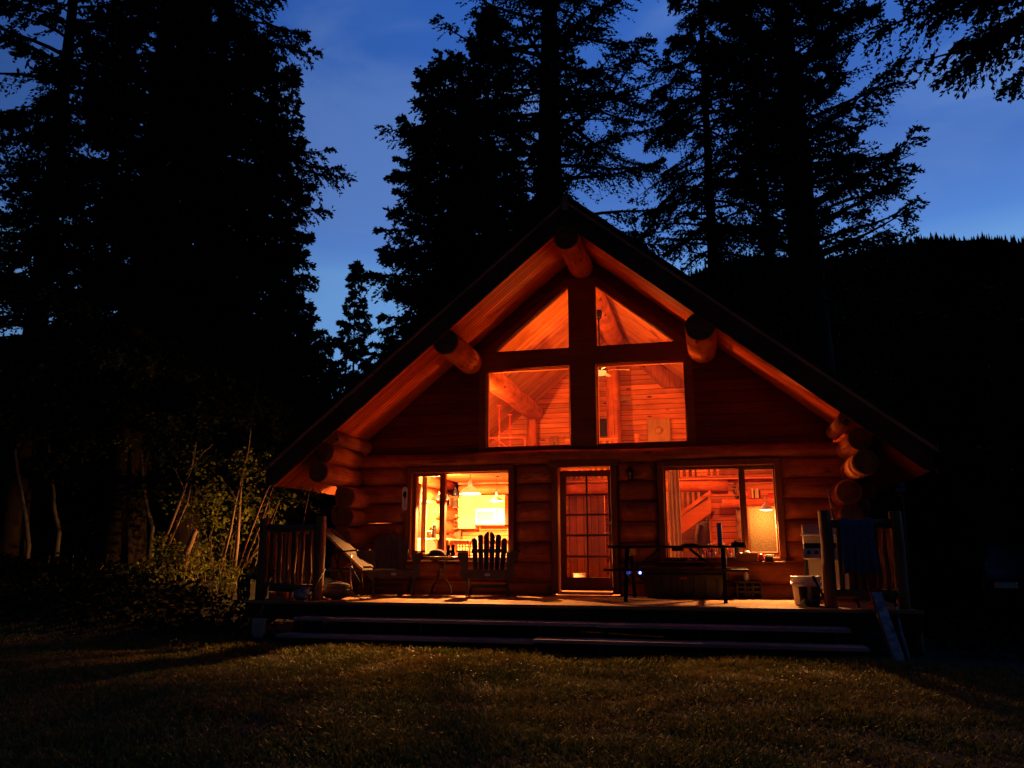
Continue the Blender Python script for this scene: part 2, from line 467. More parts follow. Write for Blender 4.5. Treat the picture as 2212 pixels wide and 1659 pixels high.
def tag(o, label=None, cat=None, group=None, kind=None):
    for k, v in (('label', label), ('category', cat), ('group', group), ('kind', kind)):
        if v: o[k] = v
    return o
def thing(name, label, cat, loc=(0, 0, 0), rz=0., group=None):
    o = bpy.data.objects.new(name, None); o.empty_display_size = .1
    o.location = loc; o.rotation_euler = (0, 0, rz); COL.objects.link(o)
    return tag(o, label, cat, group)
def dup(root, loc, rz, label, parent=None):
    c = root.copy(); COL.objects.link(c)
    if parent is None: c.location = loc; c.rotation_euler = (0, 0, rz)
    else: c.parent = parent
    if label: c['label'] = label
    for ch in list(root.children): dup(ch, None, 0, None, c)
    return c
def light(parent, loc, power, color=WARM, radius=.06, kind='POINT', spot=None):
    d = bpy.data.lights.new('bulb_light', kind); d.energy = power; d.color = color; d.shadow_soft_size = radius
    o = bpy.data.objects.new('bulb_light', d); COL.objects.link(o); o.location = loc
    if kind == 'SPOT':
        d.spot_size = spot; d.spot_blend = .6
    if parent is not None: o.parent = parent
    return o

# ================================================================== THE SETTING: terrain
GZ = -0.53
def sst(t): t = np.clip(t, 0, 1); return t * t * (3 - 2 * t)
def ground_z(x, y):
    x = np.asarray(x, float); y = np.asarray(y, float)
    z = GZ + .62 * sst((-x - 4.9) / 3.2) * sst((y + 4.5) / 4.0)
    z = z + .9 * sst((-x - 9) / 12.) * sst((y + 4.) / 8.) + .035 * np.sin(x * 1.3 + y * .7) * np.sin(y * 1.1 - x * .4)
    return z
gx = np.concatenate([np.linspace(-600, -40, 15), np.linspace(-36, 30, 133), np.linspace(36, 600, 15)])
gy = np.concatenate([np.linspace(-300, -30, 10), np.linspace(-26, 36, 125), np.linspace(42, 900, 15)])
X, Y = np.meshgrid(gx, gy); Z = ground_z(X, Y)
nx, ny = len(gx), len(gy)
I = np.arange(nx * ny).reshape(ny, nx)
F = np.stack([I[:-1, :-1].ravel(), I[:-1, 1:].ravel(), I[1:, 1:].ravel(), I[1:, :-1].ravel()], 1)
g = fastmesh('ground', np.stack([X.ravel(), Y.ravel(), Z.ravel()], 1), F, soil); tag(g, kind='structure')

# forested hill far behind, to the right
HK = 3.4
hx = np.linspace(-160, 330, 150) * HK; hy = np.linspace(120, 420, 40) * HK
X, Y = np.meshgrid(hx, hy)
def hill_z(x, y):
    x = x / HK; y = y / HK
    ridge = np.interp(x, [-160, -60, -30, -12, -3, 10, 40, 74, 100, 160, 330], [30, 45, 66, 81, 87, 90, 90, 91, 89, 100, 110])
    t = sst((y - 120) / 130.)
    return GZ - 1.0 + HK * ridge * t * (1 - .12 * sst((y - 260) / 160.)) + HK * (.9 * np.sin(x * .13 + y * .05) + .5 * np.sin(x * .37 - y * .2))
Z = hill_z(X, Y); nx, ny = len(hx), len(hy); I = np.arange(nx * ny).reshape(ny, nx)
F = np.stack([I[:-1, :-1].ravel(), I[:-1, 1:].ravel(), I[1:, 1:].ravel(), I[1:, :-1].ravel()], 1)
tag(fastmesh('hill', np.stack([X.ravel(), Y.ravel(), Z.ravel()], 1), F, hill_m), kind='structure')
# its trees read as one serrated mass
n = 9000
px = RNG.uniform(-60, 170, n) * HK; py = RNG.uniform(150, 262, n) * HK
py[:4500] = RNG.uniform(240, 262, 4500) * HK
pz = hill_z(px, py); hh = RNG.uniform(3.0, 8.0, n) * (0.5 + .9 * RNG.random(n)); rr = hh * RNG.uniform(.14, .24, n)
V = []; Fc = []
for k in range(5):
    a = 2 * math.pi * k / 5
    V.append(np.stack([px + rr * math.cos(a), py + rr * math.sin(a), pz - 1.5], 1))
V.append(np.stack([px, py, pz + hh], 1)); V = np.concatenate(V)
ii = np.arange(n)
Fc = np.concatenate([np.stack([ii + k * n, ii + ((k + 1) % 5) * n, ii + 5 * n], 1) for k in range(5)])
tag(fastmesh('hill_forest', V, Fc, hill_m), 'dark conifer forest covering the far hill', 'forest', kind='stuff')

# ================================================================== THE CABIN
SL, SOF, FBOT, RTOP, OV = .8257, 6.138, 6.016, 6.565, 1.59
def sof_z(x): return SOF - SL * abs(x)
cabin = thing('log_cabin', 'honey coloured log cabin with lit windows under a steep gable roof', 'cabin')

# ---- round logs of the facade, cut flat beside the openings
def log_x_seg(mb, x0, x1, z, r, y=.03, cut0=False, cut1=False, n=14, wob=.012):
    L = x1 - x0; m = max(6, int(L / .16) + 1)
    ph = random.random() * 9
    xs = sorted(set([x0 + L * i / (m - 1) for i in range(m)] + ([x0 + .03, x0 + .09, x0 + .15, x0 + .2] if cut0 else []) + ([x1 - .03, x1 - .09, x1 - .15, x1 - .2] if cut1 else [])))
    vs = []
    for x in xs:
        k = 1.
        if cut0: k = min(k, .28 + .72 * min(1, math.sin(min(1, (x - x0) / .2) * math.pi / 2)))
        if cut1: k = min(k, .28 + .72 * min(1, math.sin(min(1, (x1 - x) / .2) * math.pi / 2)))
        rr = r * (1 + wob * 3 * math.sin(x * .9 + ph)) ; zz = z + wob * math.sin(x * 1.7 + ph)
        for j in range(n):
            t = 2 * math.pi * j / n; q = math.cos(t)
            yy = -q * rr * (k if q > 0 else 1)
            vs.append((x, y + yy, zz + math.sin(t) * rr))
    m = len(xs)
    mb.add(vs, [(i * n + k, i * n + (k + 1) % n, (i + 1) * n + (k + 1) % n, (i + 1) * n + k) for i in range(m - 1) for k in range(n)], True)
    o = len(mb.v) - len(vs)
    mb.f += [tuple(o + k for k in range(n)), tuple(o + (m - 1) * n + k for k in range(n))]; mb.sm += [False, False]
ROWS = [.05, .385, .715, 1.05, 1.395, 1.735, 2.07]
TR_L, TR_D, TR_R = (-3.26, -1.24), (-.57, .56), (1.25, 3.25)
fw = MB()
for i, z in enumerate(ROWS):
    r = .185
    xl, xr = -4.62 - .1 * random.random(), 4.55 + .12 * random.random()
    if i < 2:
        log_x_seg(fw, xl, TR_D[0], z, r, cut1=True); log_x_seg(fw, TR_D[1], xr, z, r, cut0=True)
    else:
        log_x_seg(fw, xl, TR_L[0], z, r, cut1=True); log_x_seg(fw, TR_L[1], TR_D[0], z, r, cut0=True, cut1=True)
        log_x_seg(fw, TR_D[1], TR_R[0], z, r, cut0=True, cut1=True); log_x_seg(fw, TR_R[1], xr, z, r, cut0=True)
fw.build('log_wall', log_x, cabin)
pl = MB(); log_x_seg(pl, -4.32, 4.3, 2.345, .125, y=-.03); pl.build('plate_log', log_x, cabin)

# ---- side walls, whose log ends run past the facade under the eaves
SIDE = [.27, .615, .96, 1.32, 1.66, 2.03, 2.38]
for sx in (-1, 1):
    mb = MB()
    for i, z in enumerate(SIDE):
        ye = (-.72 if i < 5 else -1.42) - .12 * ((i * 7) % 3 - 1) * .6
        if sx > 0: z -= .05
        r = .185 + .012 * ((i * 5) % 3 - 1)
        xs = sx * (4.17 + .03 * ((i * 3) % 2) + (.12 if i >= 5 else 0))
        if sx < 0 and i in (2, 3, 4):                 # the assumed kitchen side window interrupts these
            mb.tube([(xs, ye, z), (xs, .4, z), (xs, 1.2, z)], [r * .96, r, r], 18)
            mb.tube([(xs, 3.6, z), (xs, 4, z), (xs, 6.1, z)], r, 18)
        else:
            mb.tube([(xs, ye, z), (xs, ye + .05, z), (xs, .4, z), (xs, 3, z), (xs, 6.1, z)], [r * .94, r * .99, r, r, r], 18)
    mb.tube([(sx * 4.12, -1.45, 2.63), (sx * 4.12, 6.0, 2.63)], .12, 14)
    o = mb.build('log_wall', log_y, cabin)
    for i, z in enumerate(SIDE):                     # sawn ends
        ye = (-.72 if i < 5 else -1.42) - .12 * ((i * 7) % 3 - 1) * .6
        if sx > 0: z -= .05
        xs = sx * (4.17 + .03 * ((i * 3) % 2) + (.12 if i >= 5 else 0))
        MB().tube([(xs, ye + .01, z), (xs, ye - .005, z)], .168, 18, smooth=False).build('log_end', log_end, o)
# back wall and floor of the house
MB().box((-4.0, 5.55, -.1), (4.0, 5.75, 2.45)).prism([(-4.05, 2.452), (4.05, 2.452), (4.05, sof_z(4.05)), (0, SOF - .02), (-4.05, sof_z(4.05))], 5.55, 5.75).build('back_wall', plank_in, cabin)
MB().box((-4.0, .2, -.16), (4.0, 5.54, -.02)).build('floor', floor_w, cabin)
MB().box((-4.4, -.16, -.5), (4.4, 6.0, -.17)).build('foundation', stone, cabin)

# ---- gable wall round the upper windows
G0, G1 = -.015, .125
gw = MB()
zt = lambda x: sof_z(x) - .012
gw.prism([(-.244, 2.46), (.244, 2.46), (.244, zt(.244)), (0, zt(0)), (-.244, zt(.244))], G0, G1)
for sx in (-1, 1):
    P = lambda pts: [(sx * a, b) for a, b in pts]
    gw.prism(P([(.244, 2.46), (1.779, 2.46), (1.779, 2.557), (.244, 2.557)]), G0, G1)
    gw.prism(P([(.244, 3.976), (1.779, 3.976), (1.779, 4.33), (.244, 4.33)]), G0, G1)
    gw.prism(P([(.244, 5.488), (1.6445, 4.33), (1.779, 4.33), (1.779, zt(1.779)), (.244, zt(.244))]), G0, G1)
    gw.prism(P([(1.779, 2.46), (4.1, 2.46), (4.1, zt(4.1)), (1.779, zt(1.779))]), G0, G1)
gable = gw.build('gable_wall', siding, cabin)
gt = MB()   # flat boards on the siding round the glass
gt.box((-.235, G0 - .022, 2.50), (.235, G0, 5.62), .004)
for sx in (-1, 1):
    gt.box((sx * .237, G0 - .024, 3.99), (sx * 1.93, G0, 4.315), .004)
    gt.box((sx * .237, G0 - .024, 2.462), (sx * 1.93, G0, 2.545), .004)
    gt.box((sx * 1.79, G0 - .023, 2.547), (sx * 1.92, G0, 3.988), .004)
    a, b = (sx * .237, 5.505), (sx * 1.665, 4.322)
    gt.prism([a, b, (sx * 1.85, 4.322), (sx * 1.85, 4.33), (sx * .237, 5.66)], G0 - .021, G0)
gt.build('window_trim', trim_x, gable)

# ---- upper windows
def upper_window(poly, hazy=False):
    w = MB(); n = len(poly)
    cx_ = sum(p[0] for p in poly) / n; cz_ = sum(p[1] for p in poly) / n
    inner = [(p[0] + (cx_ - p[0]) * .022, p[1] + (cz_ - p[1]) * .022) for p in poly]
    vs = []
    for y in (.03, .122):
        vs += [(p[0], y, p[1]) for p in poly] + [(p[0], y, p[1]) for p in inner]
    fs = []
    for i in range(n):
        j = (i + 1) % n
        fs += [(i, j, n + j, n + i), (2 * n + i, 3 * n + i, 3 * n + j, 2 * n + j), (n + i, n + j, 3 * n + j, 3 * n + i), (i, 2 * n + i, 2 * n + j, j)]
    w.add(vs, fs)
    f = w.build('window', frame_w, cabin)
    MB().prism(inner, .045, .051).build('pane', glass, f)
for sx in (-1, 1):
    upper_window([(sx * .246, 2.559), (sx * 1.777, 2.559), (sx * 1.777, 3.974), (sx * .246, 3.974)])
    upper_window([(sx * .246, 4.332), (sx * 1.638, 4.332), (sx * .246, 5.482)])

# ---- lower windows and their trim
def frame_rect(mb, x0, x1, z0, z1, w, y0, y1, wb=None, bev=.004):
    wb = wb or w
    mb.box((x0, y0, z0), (x0 + w, y1, z1), bev).box((x1 - w, y0, z0), (x1, y1, z1), bev)
    mb.box((x0 + w, y0 + .002, z1 - w), (x1 - w, y1 - .002, z1), bev).box((x0 + w, y0 + .002, z0), (x1 - w, y1 - .002, z0 + wb), bev)
def lower_window(x0, x1, small, large, hazy):
    """small, large = (x0, x1, z0, z1) of the glass"""
    t = MB()
    zt_, zb_ = 2.225, .565
    frame_rect(t, x0, x1, zb_, zt_, .105, -.135, .215, .06, .006)
    for q in (small, large): pass
    f = t.build('window', trim, cabin)
    s = MB()
    lo = min(small[0], large[0]) - .075; hi = max(small[1], large[1]) + .075
    lo = max(lo, x0 + .107); hi = min(hi, x1 - .107)
    s.box((x0 + .107, -.045, zb_ + .06), (lo, .1, zt_ - .107)) if lo > x0 + .11 else None
    s.box((hi, -.045, zb_ + .06), (x1 - .107, .1, zt_ - .107)) if hi < x1 - .11 else None
    for q in (small, large):
        wd = .055 if q is small else .022
        frame_rect(s, q[0] - wd, q[1] + wd, q[2] - wd, q[3] + wd, wd, -.04 if q is small else -.02, .09)
    # mullion between the two
    m0 = min(small[1], large[1]); m1 = max(small[0], large[0])
    a = m0 + (.055 if m0 == small[1] else .022) + .002; b = m1 - (.055 if m1 == small[0] else .022) - .002
    if b > a + .004: s.box((a, -.05, zb_ + .062), (b, .11, zt_ - .109))
    zt2 = max(small[3], large[3]) + .06
    s.box((x0 + .109, -.043, max(small[3] + .057, large[3] + .024)), (x1 - .109, .095, zt_ - .11))
    s.box((x0 + .109, -.043, zb_ + .061), (x1 - .109, .095, min(small[2] - .057, large[2] - .024)))
    s.build('sash', trim, f)
    for q, mt in ((small, glass), (large, glass)):
        MB().box((q[0] - .004, .01, q[2] - .004), (q[1] + .004, .016, q[3] + .004)).build('pane', mt, f)
lower_window(-3.26, -1.24, (-3.089, -2.642, .683, 2.063), (-2.55, -1.361, .666, 2.1), False)
lower_window(1.25, 3.25, (2.677, 3.124, .713, 2.047), (1.38, 2.575, .625, 2.077), True)
MB().box((1.2, -.3, .535), (3.36, -.1, .565), .008).build('window_sill', trim_x, cabin)
MB().box((-3.3, -.2, .535), (-1.2, -.1, .565), .008).build('window_sill', trim_x, cabin)

# ---- door
DX0, DZ0, DW, DH = -.438, .072, .914, 2.03
dj = MB()
frame_rect(dj, TR_D[0], TR_D[1], .02, 2.27, .105, -.13, .2, .03, .006)
MB().box((TR_D[0] - .05, -.15, 2.16), (TR_D[1] + .05, -.1, 2.275), .005).build('door_trim', trim_x, cabin)
dj.build('door_jamb', trim, cabin)
door = MB()
xs = [0, .12, .49, .53, .913, 1]; zs = [0, .051, .198, .215, .366, .384, .537, .556, .712, .731, .892, 1]
dx = [DX0 + DW * q for q in xs]; dz = [DZ0 + DH * (1 - q) for q in zs]
door.box((dx[0], -.03, dz[11]), (dx[1], .02, dz[0]), .003).box((dx[4], -.03, dz[11]), (dx[5], .02, dz[0]), .003)
door.box((dx[1], -.029, dz[1]), (dx[4], .019, dz[0])).box((dx[1], -.029, dz[11]), (dx[4], .019, dz[10]))
door.box((dx[2], -.022, dz[10]), (dx[3], .014, dz[1]), .004)
for k in (2, 4, 6, 8):
    door.box((dx[1], -.02, dz[k + 1]), (dx[2], .012, dz[k]), .004).box((dx[3], -.02, dz[k + 1]), (dx[4], .012, dz[k]), .004)
door_o = door.build('door', wood('door_wood', (.36, .11, .032), (.25, .065, .018), 'Z', knots=.1), cabin)
for c in (1, 3):
    for k in (1, 3, 5, 7, 9):
        MB().box((dx[c] - .003, -.004, dz[k + 1] - .003), (dx[c + 1] + .003, .001, dz[k] + .003)).build('pane', glass_hazy, door_o)
h = MB(); hx_ = dx[4] + .045
h.tube([(hx_, -.03, 1.03), (hx_, -.075, 1.03)], .014, 10).tube([(hx_, -.075, 1.03), (hx_ - .04, -.085, 1.04), (hx_ - .12, -.08, 1.025)], [.012, .011, .008], 8)
h.tube([(hx_, -.028, 1.03), (hx_, -.038, 1.03)], .03, 16)
h.build('handle', steel, door_o)
h = MB(); h.tube([(hx_, -.028, 1.2), (hx_, -.04, 1.2), (hx_, -.05, 1.2)], [.03, .03, .015], 16)
h.build('deadbolt', steel, door_o)
MB().box((TR_D[0] + .107, -.2, .0105), (TR_D[1] - .107, .1, .045), .004).build('door_sill', steel, cabin)

# ---- roof
rf = MB(); XE = 5.24; YB = 6.6
for sx in (-1, 1):
    P = [(0, RTOP), (sx * XE, RTOP - SL * XE), (sx * XE, RTOP - SL * XE - .10), (0, RTOP - .12)]
    rf.prism(P, -OV - .03, YB)
roof = rf.build('roof', roofm, cabin)
so = MB()
for sx in (-1, 1):
    so.prism([(0, SOF + .05), (sx * (XE - .03), SOF + .05 - SL * (XE - .03)), (sx * (XE - .03), SOF - SL * (XE - .03)), (0, SOF)], -OV + .05, 5.548)
so.build('soffit', soffit_w, roof)
for sx in (-1, 1):
    f = MB()
    f.prism([(0, RTOP - .14), (sx * XE, RTOP - .14 - SL * XE), (sx * XE, FBOT - SL * XE + .1), (sx * (XE - .2), FBOT - SL * (XE - .2)), (0, FBOT)], -OV, -OV + .045)
    f.build('fascia', fascia_w, roof)
    f = MB()
    f.prism([(0, RTOP - .015), (sx * (XE + .02), RTOP - .015 - SL * (XE + .02)), (sx * (XE + .02), RTOP - .16 - SL * (XE + .02)), (0, RTOP - .16)], -OV - .028, -OV - .002)
    f.build('fascia_trim', fascia_t, roof)
    e = MB().box((sx * (XE - .05), -OV, RTOP - SL * XE - .36), (sx * (XE), YB, RTOP - SL * XE - .1))
    e.build('eave_board', fascia_w, roof)
MB().box((-.05, -OV - .034, RTOP - .3), (.05, -OV - .03, RTOP - .03)).build('ridge_cap', fascia_t, roof)
# ceiling of the vaulted room (the same boards, lighter inside)
ce = MB()
for sx in (-1, 1):
    ce.prism([(0, SOF - .004), (sx * 4.1, SOF - SL * 4.1 - .004), (sx * 4.1, SOF - SL * 4.1 - .02), (0, SOF - .02)], .128, 5.546)
ce.build('vault_ceiling', ceil_w, cabin)

# ---- purlins and ridge log carried out under the gable
def purlin(x, z, r, y1, cut=.0):
    m = MB(); n = 20
    pts = []; rs = []
    ys = [-OV + .09, -OV + .12, -1.2, -.7, -.3, 0, 1, 2, 3, 4, y1 - .06, y1]
    ph = random.random() * 6
    for i, y in enumerate(ys):
        pts.append((x + .008 * math.sin(y * 2 + ph), y, z + .01 * math.sin(y * 1.4 + ph)))
        rs.append(r * (1 + .03 * math.sin(y * 2.3 + ph)) * (.95 if i == 0 else (.93 if i == len(ys) - 1 else 1)))
    m.tube(pts, rs, n)
    o = m.build('roof_purlin', log_y, cabin)
    e = MB(); e.tube([(pts[0][0], pts[0][1] + .01, pts[0][2]), (pts[0][0], pts[0][1] - .004, pts[0][2])], r * .93, 20, smooth=False)
    e.build('log_end', log_end, o)
purlin(-2.09, 4.155, .225, 5.54)
purlin(2.09, 4.15, .245, 5.54)
purlin(0, 5.83, .215, 5.54)

# ================================================================== INSIDE THE CABIN
K_X1 = -.98
MB().box((-4.0, .2, 2.43), (K_X1, 5.54, 2.50)).build('kitchen_ceiling', kitch_c, cabin)
kb = MB(); log_x_seg(kb, -4.0, K_X1 - .12, 2.24, .125, y=5.44); kb.box((-4.0, 5.30, 2.375), (K_X1 - .12, 5.54, 2.425), .004); kb.build('ceiling_log', log_x, cabin)
MB().box((K_X1 - .1, 2.6, -.02), (K_X1, 5.54, 2.425)).build('partition_wall', plank_in, cabin)
# hallway wall seen through the door
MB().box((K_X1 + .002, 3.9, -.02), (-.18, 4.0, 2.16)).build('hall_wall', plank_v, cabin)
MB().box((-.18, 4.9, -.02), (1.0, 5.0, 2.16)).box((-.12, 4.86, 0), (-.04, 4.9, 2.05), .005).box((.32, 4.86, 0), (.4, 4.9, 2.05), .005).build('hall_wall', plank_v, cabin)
# loft: floor boards, log girder, railing
loft = MB().box((K_X1 + .004, 3.5, 2.215), (4.0, 5.54, 2.275), .004).build('loft_floor', plank_in, cabin)
gl = MB(); log_x_seg(gl, K_X1 + .005, 2.47, 2.095, .118, y=3.62); gl.build('girder', log_x, loft)
rl = MB()
rl.box((K_X1 + .01, 3.52, 3.1), (.2, 3.6, 3.17), .01).box((.2, 3.52, 2.93), (2.47, 3.6, 2.99), .01)
x = K_X1 + .1
while x < 2.35:
    if not (1.83 < x < 2.12): rl.box((x, 3.535, 2.277), (x + .055, 3.57, 3.1 if x < .2 else 2.93), .004)
    x += .125
rl.box((1.84, 3.5, 2.28), (2.08, 3.7, 2.98), .02)
rl.tube([(.62, 3.46, 2.28), (.62, 3.46, 3.22)], .055, 12)
rl.build('loft_railing', plank_in, loft)
# post under the ridge
po = MB(); po.tube([(-.07, 5.15, 2.28), (-.06, 5.15, 3.4), (-.07, 5.15, 4.6), (-.06, 5.15, 5.63)], [.19, .17, .165, .16], 16); po.build('post', log_z, cabin)
po = MB(); po.tube([(-2.12, 5.3, 2.5), (-2.1, 5.3, 3.94)], .12, 14); po.build('post', log_z, cabin)
# panelled wall that carries the stair, and the stone chimney breast
sw = MB().box((2.07, 3.75, 0), (2.6, 3.95, 2.2)); sw.build('stair_wall', plank_in, cabin)
MB().box((2.05, 3.72, 0), (2.095, 3.96, 2.0), .006).build('corner_trim', frame_w, cabin)
MB().box((2.6, 3.5, 0), (3.98, 3.95, 1.62), .03).build('chimney_breast', stone, cabin)
ma = MB(); log_x_seg(ma, 2.33, 3.95, 1.70, .1, y=3.4); ma.build('mantel', log_x, cabin)
MB().box((2.61, 3.76, 1.62), (4.0, 3.95, 2.21)).build('chimney_panelling', plank_in, cabin)
# stair
def YP(u, v, y): p = AY(u, v, y); return (p.x, p.z)
st = MB(); YS = 3.35
A = [YP(1456, 1126, YS), YP(1535, 1073.5, YS), YP(1536.5, 1107, YS), YP(1458, 1163, YS)]
A[0] = (A[0][0] - .35, A[0][1] - .235); A[3] = (A[3][0] - .35, A[3][1] - .245)
st.prism([A[0], A[1], A[2], A[3]], YS, YS + .06)
stair = st.build('staircase', wood('stair_stringer_wood', (.66, .24, .075), (.44, .12, .03), 'X', knots=.4), cabin)
hr = MB()
a = AY(1456, 1120, YS - .03); b = AY(1535, 1062, YS - .03)
d = (b - a); hr.bar(a - d * .3, b, .07, .07)
hr.build('handrail', log_x, stair)
bl = MB()
for u in (1464, 1475.5, 1487, 1498.5, 1510):
    tt = (u - 1456) / 79.; lo = AY(u, 1120 - 58 * tt, YS + .02); hi = AY(u, 1063, YS + .02)
    bl.box((lo.x - .025, YS + .0, lo.z), (lo.x + .025, YS + .04, max(hi.z, lo.z + .05)), .004)
bl.build('baluster', furn_w, stair)
tr_ = MB()
for k in range(8):
    f = k / 8.; p = Vector((A[3][0] + (A[2][0] - A[3][0]) * f, 0, A[3][1] + (A[2][1] - A[3][1]) * f))
    tr_.box((p.x, YS + .062, p.z + .12), (p.x + .2, 3.74, p.z + .155), .004)
tr_.build('tread', furn_w, stair)
MB().box((.6, 4.55, 0), (2.05, 4.62, 2.1)).build('closet_wall', wood('shaded_closet_boards', (.16, .075, .035), (.08, .035, .016), 'X', ('Z', .2), knots=.4), cabin)  # shade under the stair put into the board colour
# loft cheek wall: upright boards with a dark moulding
ck = MB().prism([YP(u, v, 5.46) for u, v in ((1400, 776), (1500, 829), (1500, 834.5), (1434, 837), (1376, 782))], 5.46, 5.548)
MB_ck = ck.build('dormer_cheek', wood('reddish_boards', (.4, .13, .06), (.27, .075, .03), 'Z', ('X', .14), knots=.5), cabin)
a = AY(1376, 783, 5.44); b = AY(1435, 839, 5.44)
MB().bar(a, b, .05, .05).build('moulding', trim, MB_ck)

# ================================================================== LAMPS AND ROOM THINGS
def pendant(label, loc, rad, h, top, power, color=WARM_W):
    t = thing('pendant_lamp', label, 'lamp', loc, 0, 'hanging lamps in the kitchen')
    s = MB(); k = rad
    s.lathe([(k, 0), (k * .98, .015), (k * .86, h * .22), (k * .5, h * .42), (k * .24, h * .52), (k * .17, h * .7), (k * .14, h * .9), (k * .12, h)], n=24, cap=False)
    s.lathe([(k * .97, .004), (k * .83, h * .2), (k * .47, h * .39), (k * .2, h * .5), (.002, h * .51)], n=24, cap=False)
    s.build('lamp_shade', opal_shade, t)
    MB().tube([(0, 0, h), (0, 0, top - loc[2])], .006, 6).lathe([(.05, top - loc[2] - .025), (.055, top - loc[2] - .002)], n=14).build('cord', black, t)
    MB().ball((0, 0, .132), (.026, .026, .03), 14, 8).build('bulb', bulb_m, t)
    light(t, (0, 0, .07 if k > .17 else .03), power, color, .016)
    return t
pendant('larger white dome pendant lamp lit above the kitchen table', (-2.385, 1.0, 1.81), .20, .29, 2.43, 2900)
pendant('smaller white pendant lamp lit in front of the kitchen cupboards', (-2.66, 4.0, 1.86), .15, .22, 2.43, 800)
c = AY(937, 1063, 3.0)
t = thing('cluster_lamp', 'lit brass lamp with three small glass bell shades by the left kitchen window', 'lamp', (-3.66, 3.0, 1.93), 0, 'hanging lamps in the kitchen')
a = MB().tube([(0, 0, .12), (0, 0, .5)], .008, 8).lathe([(.03, .04), (.035, .08), (.015, .13)], n=14)
for k in range(3):
    th = 2 * math.pi * k / 3 + .3
    a.tube([(0, 0, .07), (.08 * math.cos(th), .08 * math.sin(th), .09), (.13 * math.cos(th), .13 * math.sin(th), .03)], .007, 6)
a.build('arm', bronze, t)
for k in range(3):
    th = 2 * math.pi * k / 3 + .3; cx_, cy_ = .13 * math.cos(th), .13 * math.sin(th)
    MB().lathe([(.022, .035), (.03, .0), (.05, -.045), (.075, -.075)], (cx_, cy_, 0), 14, cap=False).build('glass_shade', opal_m, t)
    MB().ball((cx_, cy_, -.05), .028, 10, 6).build('bulb', bulb_m, t)
light(t, (0, 0, -.13), 2200, WARM_W, .08)

# ceiling fan on a long rod, its bowl light on
t = thing('ceiling_fan', 'pale ceiling fan with a lit bowl light on a long dark rod below the ridge', 'ceiling fan', (.05, 2.0, 4.3))
MB().tube([(-.01, 0, 1.33), (-.01, 0, .2)], .016, 10).lathe([(.03, 1.12), (.06, 1.16), (.075, 1.26), (.075, 1.3)], (-.01, 0, 0), 16).build('rod', blackm, t)
MB().lathe([(.03, .2), (.09, .17), (.12, .10), (.11, .04), (.06, .033)], n=20).build('motor', black, t)
MB().lathe([(.02, -.075), (.08, -.06), (.12, -.01), (.125, .02), (.06, .032)], n=20).build('bowl', opal_m, t)
for k in range(5):
    th = 2 * math.pi * k / 5 + .18
    b = MB(); n_ = 9; top = []; bot = []
    for i in range(n_):
        s_ = i / (n_ - 1); r_ = .14 + .46 * s_; w_ = (.035 + .055 * math.sin(min(1, s_ * 1.35) * math.pi / 2)) * (1 if s_ < .88 else math.sqrt(max(0.02, 1 - ((s_ - .88) / .12) ** 2)))
        for sg, l in ((1, top), (-1, bot)):
            x_ = r_ * math.cos(th) - sg * w_ * math.sin(th); y_ = r_ * math.sin(th) + sg * w_ * math.cos(th)
            l.append((x_, y_, .045 + sg * .018))
    ring = top + bot[::-1]; m_ = len(ring)
    b.add([(p[0], p[1], p[2]) for p in ring] + [(p[0], p[1], p[2] + .01) for p in ring], [tuple(range(m_)), tuple(range(2 * m_ - 1, m_ - 1, -1))] + [(i, (i + 1) % m_, m_ + (i + 1) % m_, m_ + i) for i in range(m_)])
    b.build('blade', pale_wx, t)
light(t, (0, 0, -.16), 110, WARM, .12)
# unseen lamps added inside the gable wall to brighten the vault
for i, (x, z, lab, pw) in enumerate(((-2.6, 2.85, 'unseen brass bowl lamp added inside the gable wall over the kitchen to light the vault', 1400), (2.75, 2.85, 'unseen brass bowl lamp added inside the gable wall over the fireplace to light the vault', 720))):
    t = thing('vault_fill_lamp', lab, 'lamp', (x, .127, z), 0, 'unseen bowl lamps added to light the vault')
    MB().box((-.05, 0, -.1), (.05, .02, .05), .006).tube([(0, .02, -.06), (0, .1, -.07), (0, .14, -.02)], .01, 8).lathe([(.02, -.03), (.08, -.01), (.13, .05), (.125, .05), (.075, 0)], (0, .15, 0), 18).build('bowl', bronze, t)
    MB().ball((0, .15, .03), .035, 10, 6).build('bulb', bulb_m, t)
    light(t, (0, .15, .1), pw, WARM, .06)

# desk lamp at the right hand window
p = AY(1655, 1098, .33)
t = thing('desk_lamp', 'lit desk lamp with a cream dome shade on a jointed metal arm', 'lamp', (p.x, p.y, .60))
hz = p.z - .60
MB().lathe([(.115, 0), (.11, .02), (.065, .07), (.03, .1), (.02, .13)], (0, 0, hz - .02), 20, cap=False).lathe([(.11, .003), (.06, .06), (.03, .09), (.002, .092)], (0, 0, hz - .02), 20, cap=False).build('lamp_shade', white_e, t)
MB().ball((0, 0, hz - .018), (.088, .088, .02), 16, 8).build('bulb', bulb_m, t)
MB().tube([(0, .0, hz + .1), (.0, 0, hz + .19), (.03, 0, hz + .2)], .008, 8).tube([(.02, 0, hz + .19), (.19, .02, hz + .12), (.2, .03, hz - .2), (.12, .12, 0.02)], .007, 8).lathe([(.07, 0), (.07, .02), (.02, .03)], (.12, .12, 0), 16).build('arm', steel, t)
light(t, (0, .22, hz - .11), 42, (1, .42, .10), .04)  # extra point set behind the lamp to brighten the panel
sp = light(t, (0, -.02, hz - .095), 1100, (1, .42, .11), .05, 'SPOT', R(76)); sp.rotation_euler = (R(-46), 0, R(-8))
p0 = AY(1617, 1097, .93); p1 = AY(1684, 1193, .93)
t = thing('pale_panel', 'pale speckled panel standing behind the desk lamp', 'panel', (p0.x, .93, 0))
w = p1.x - p0.x + .12
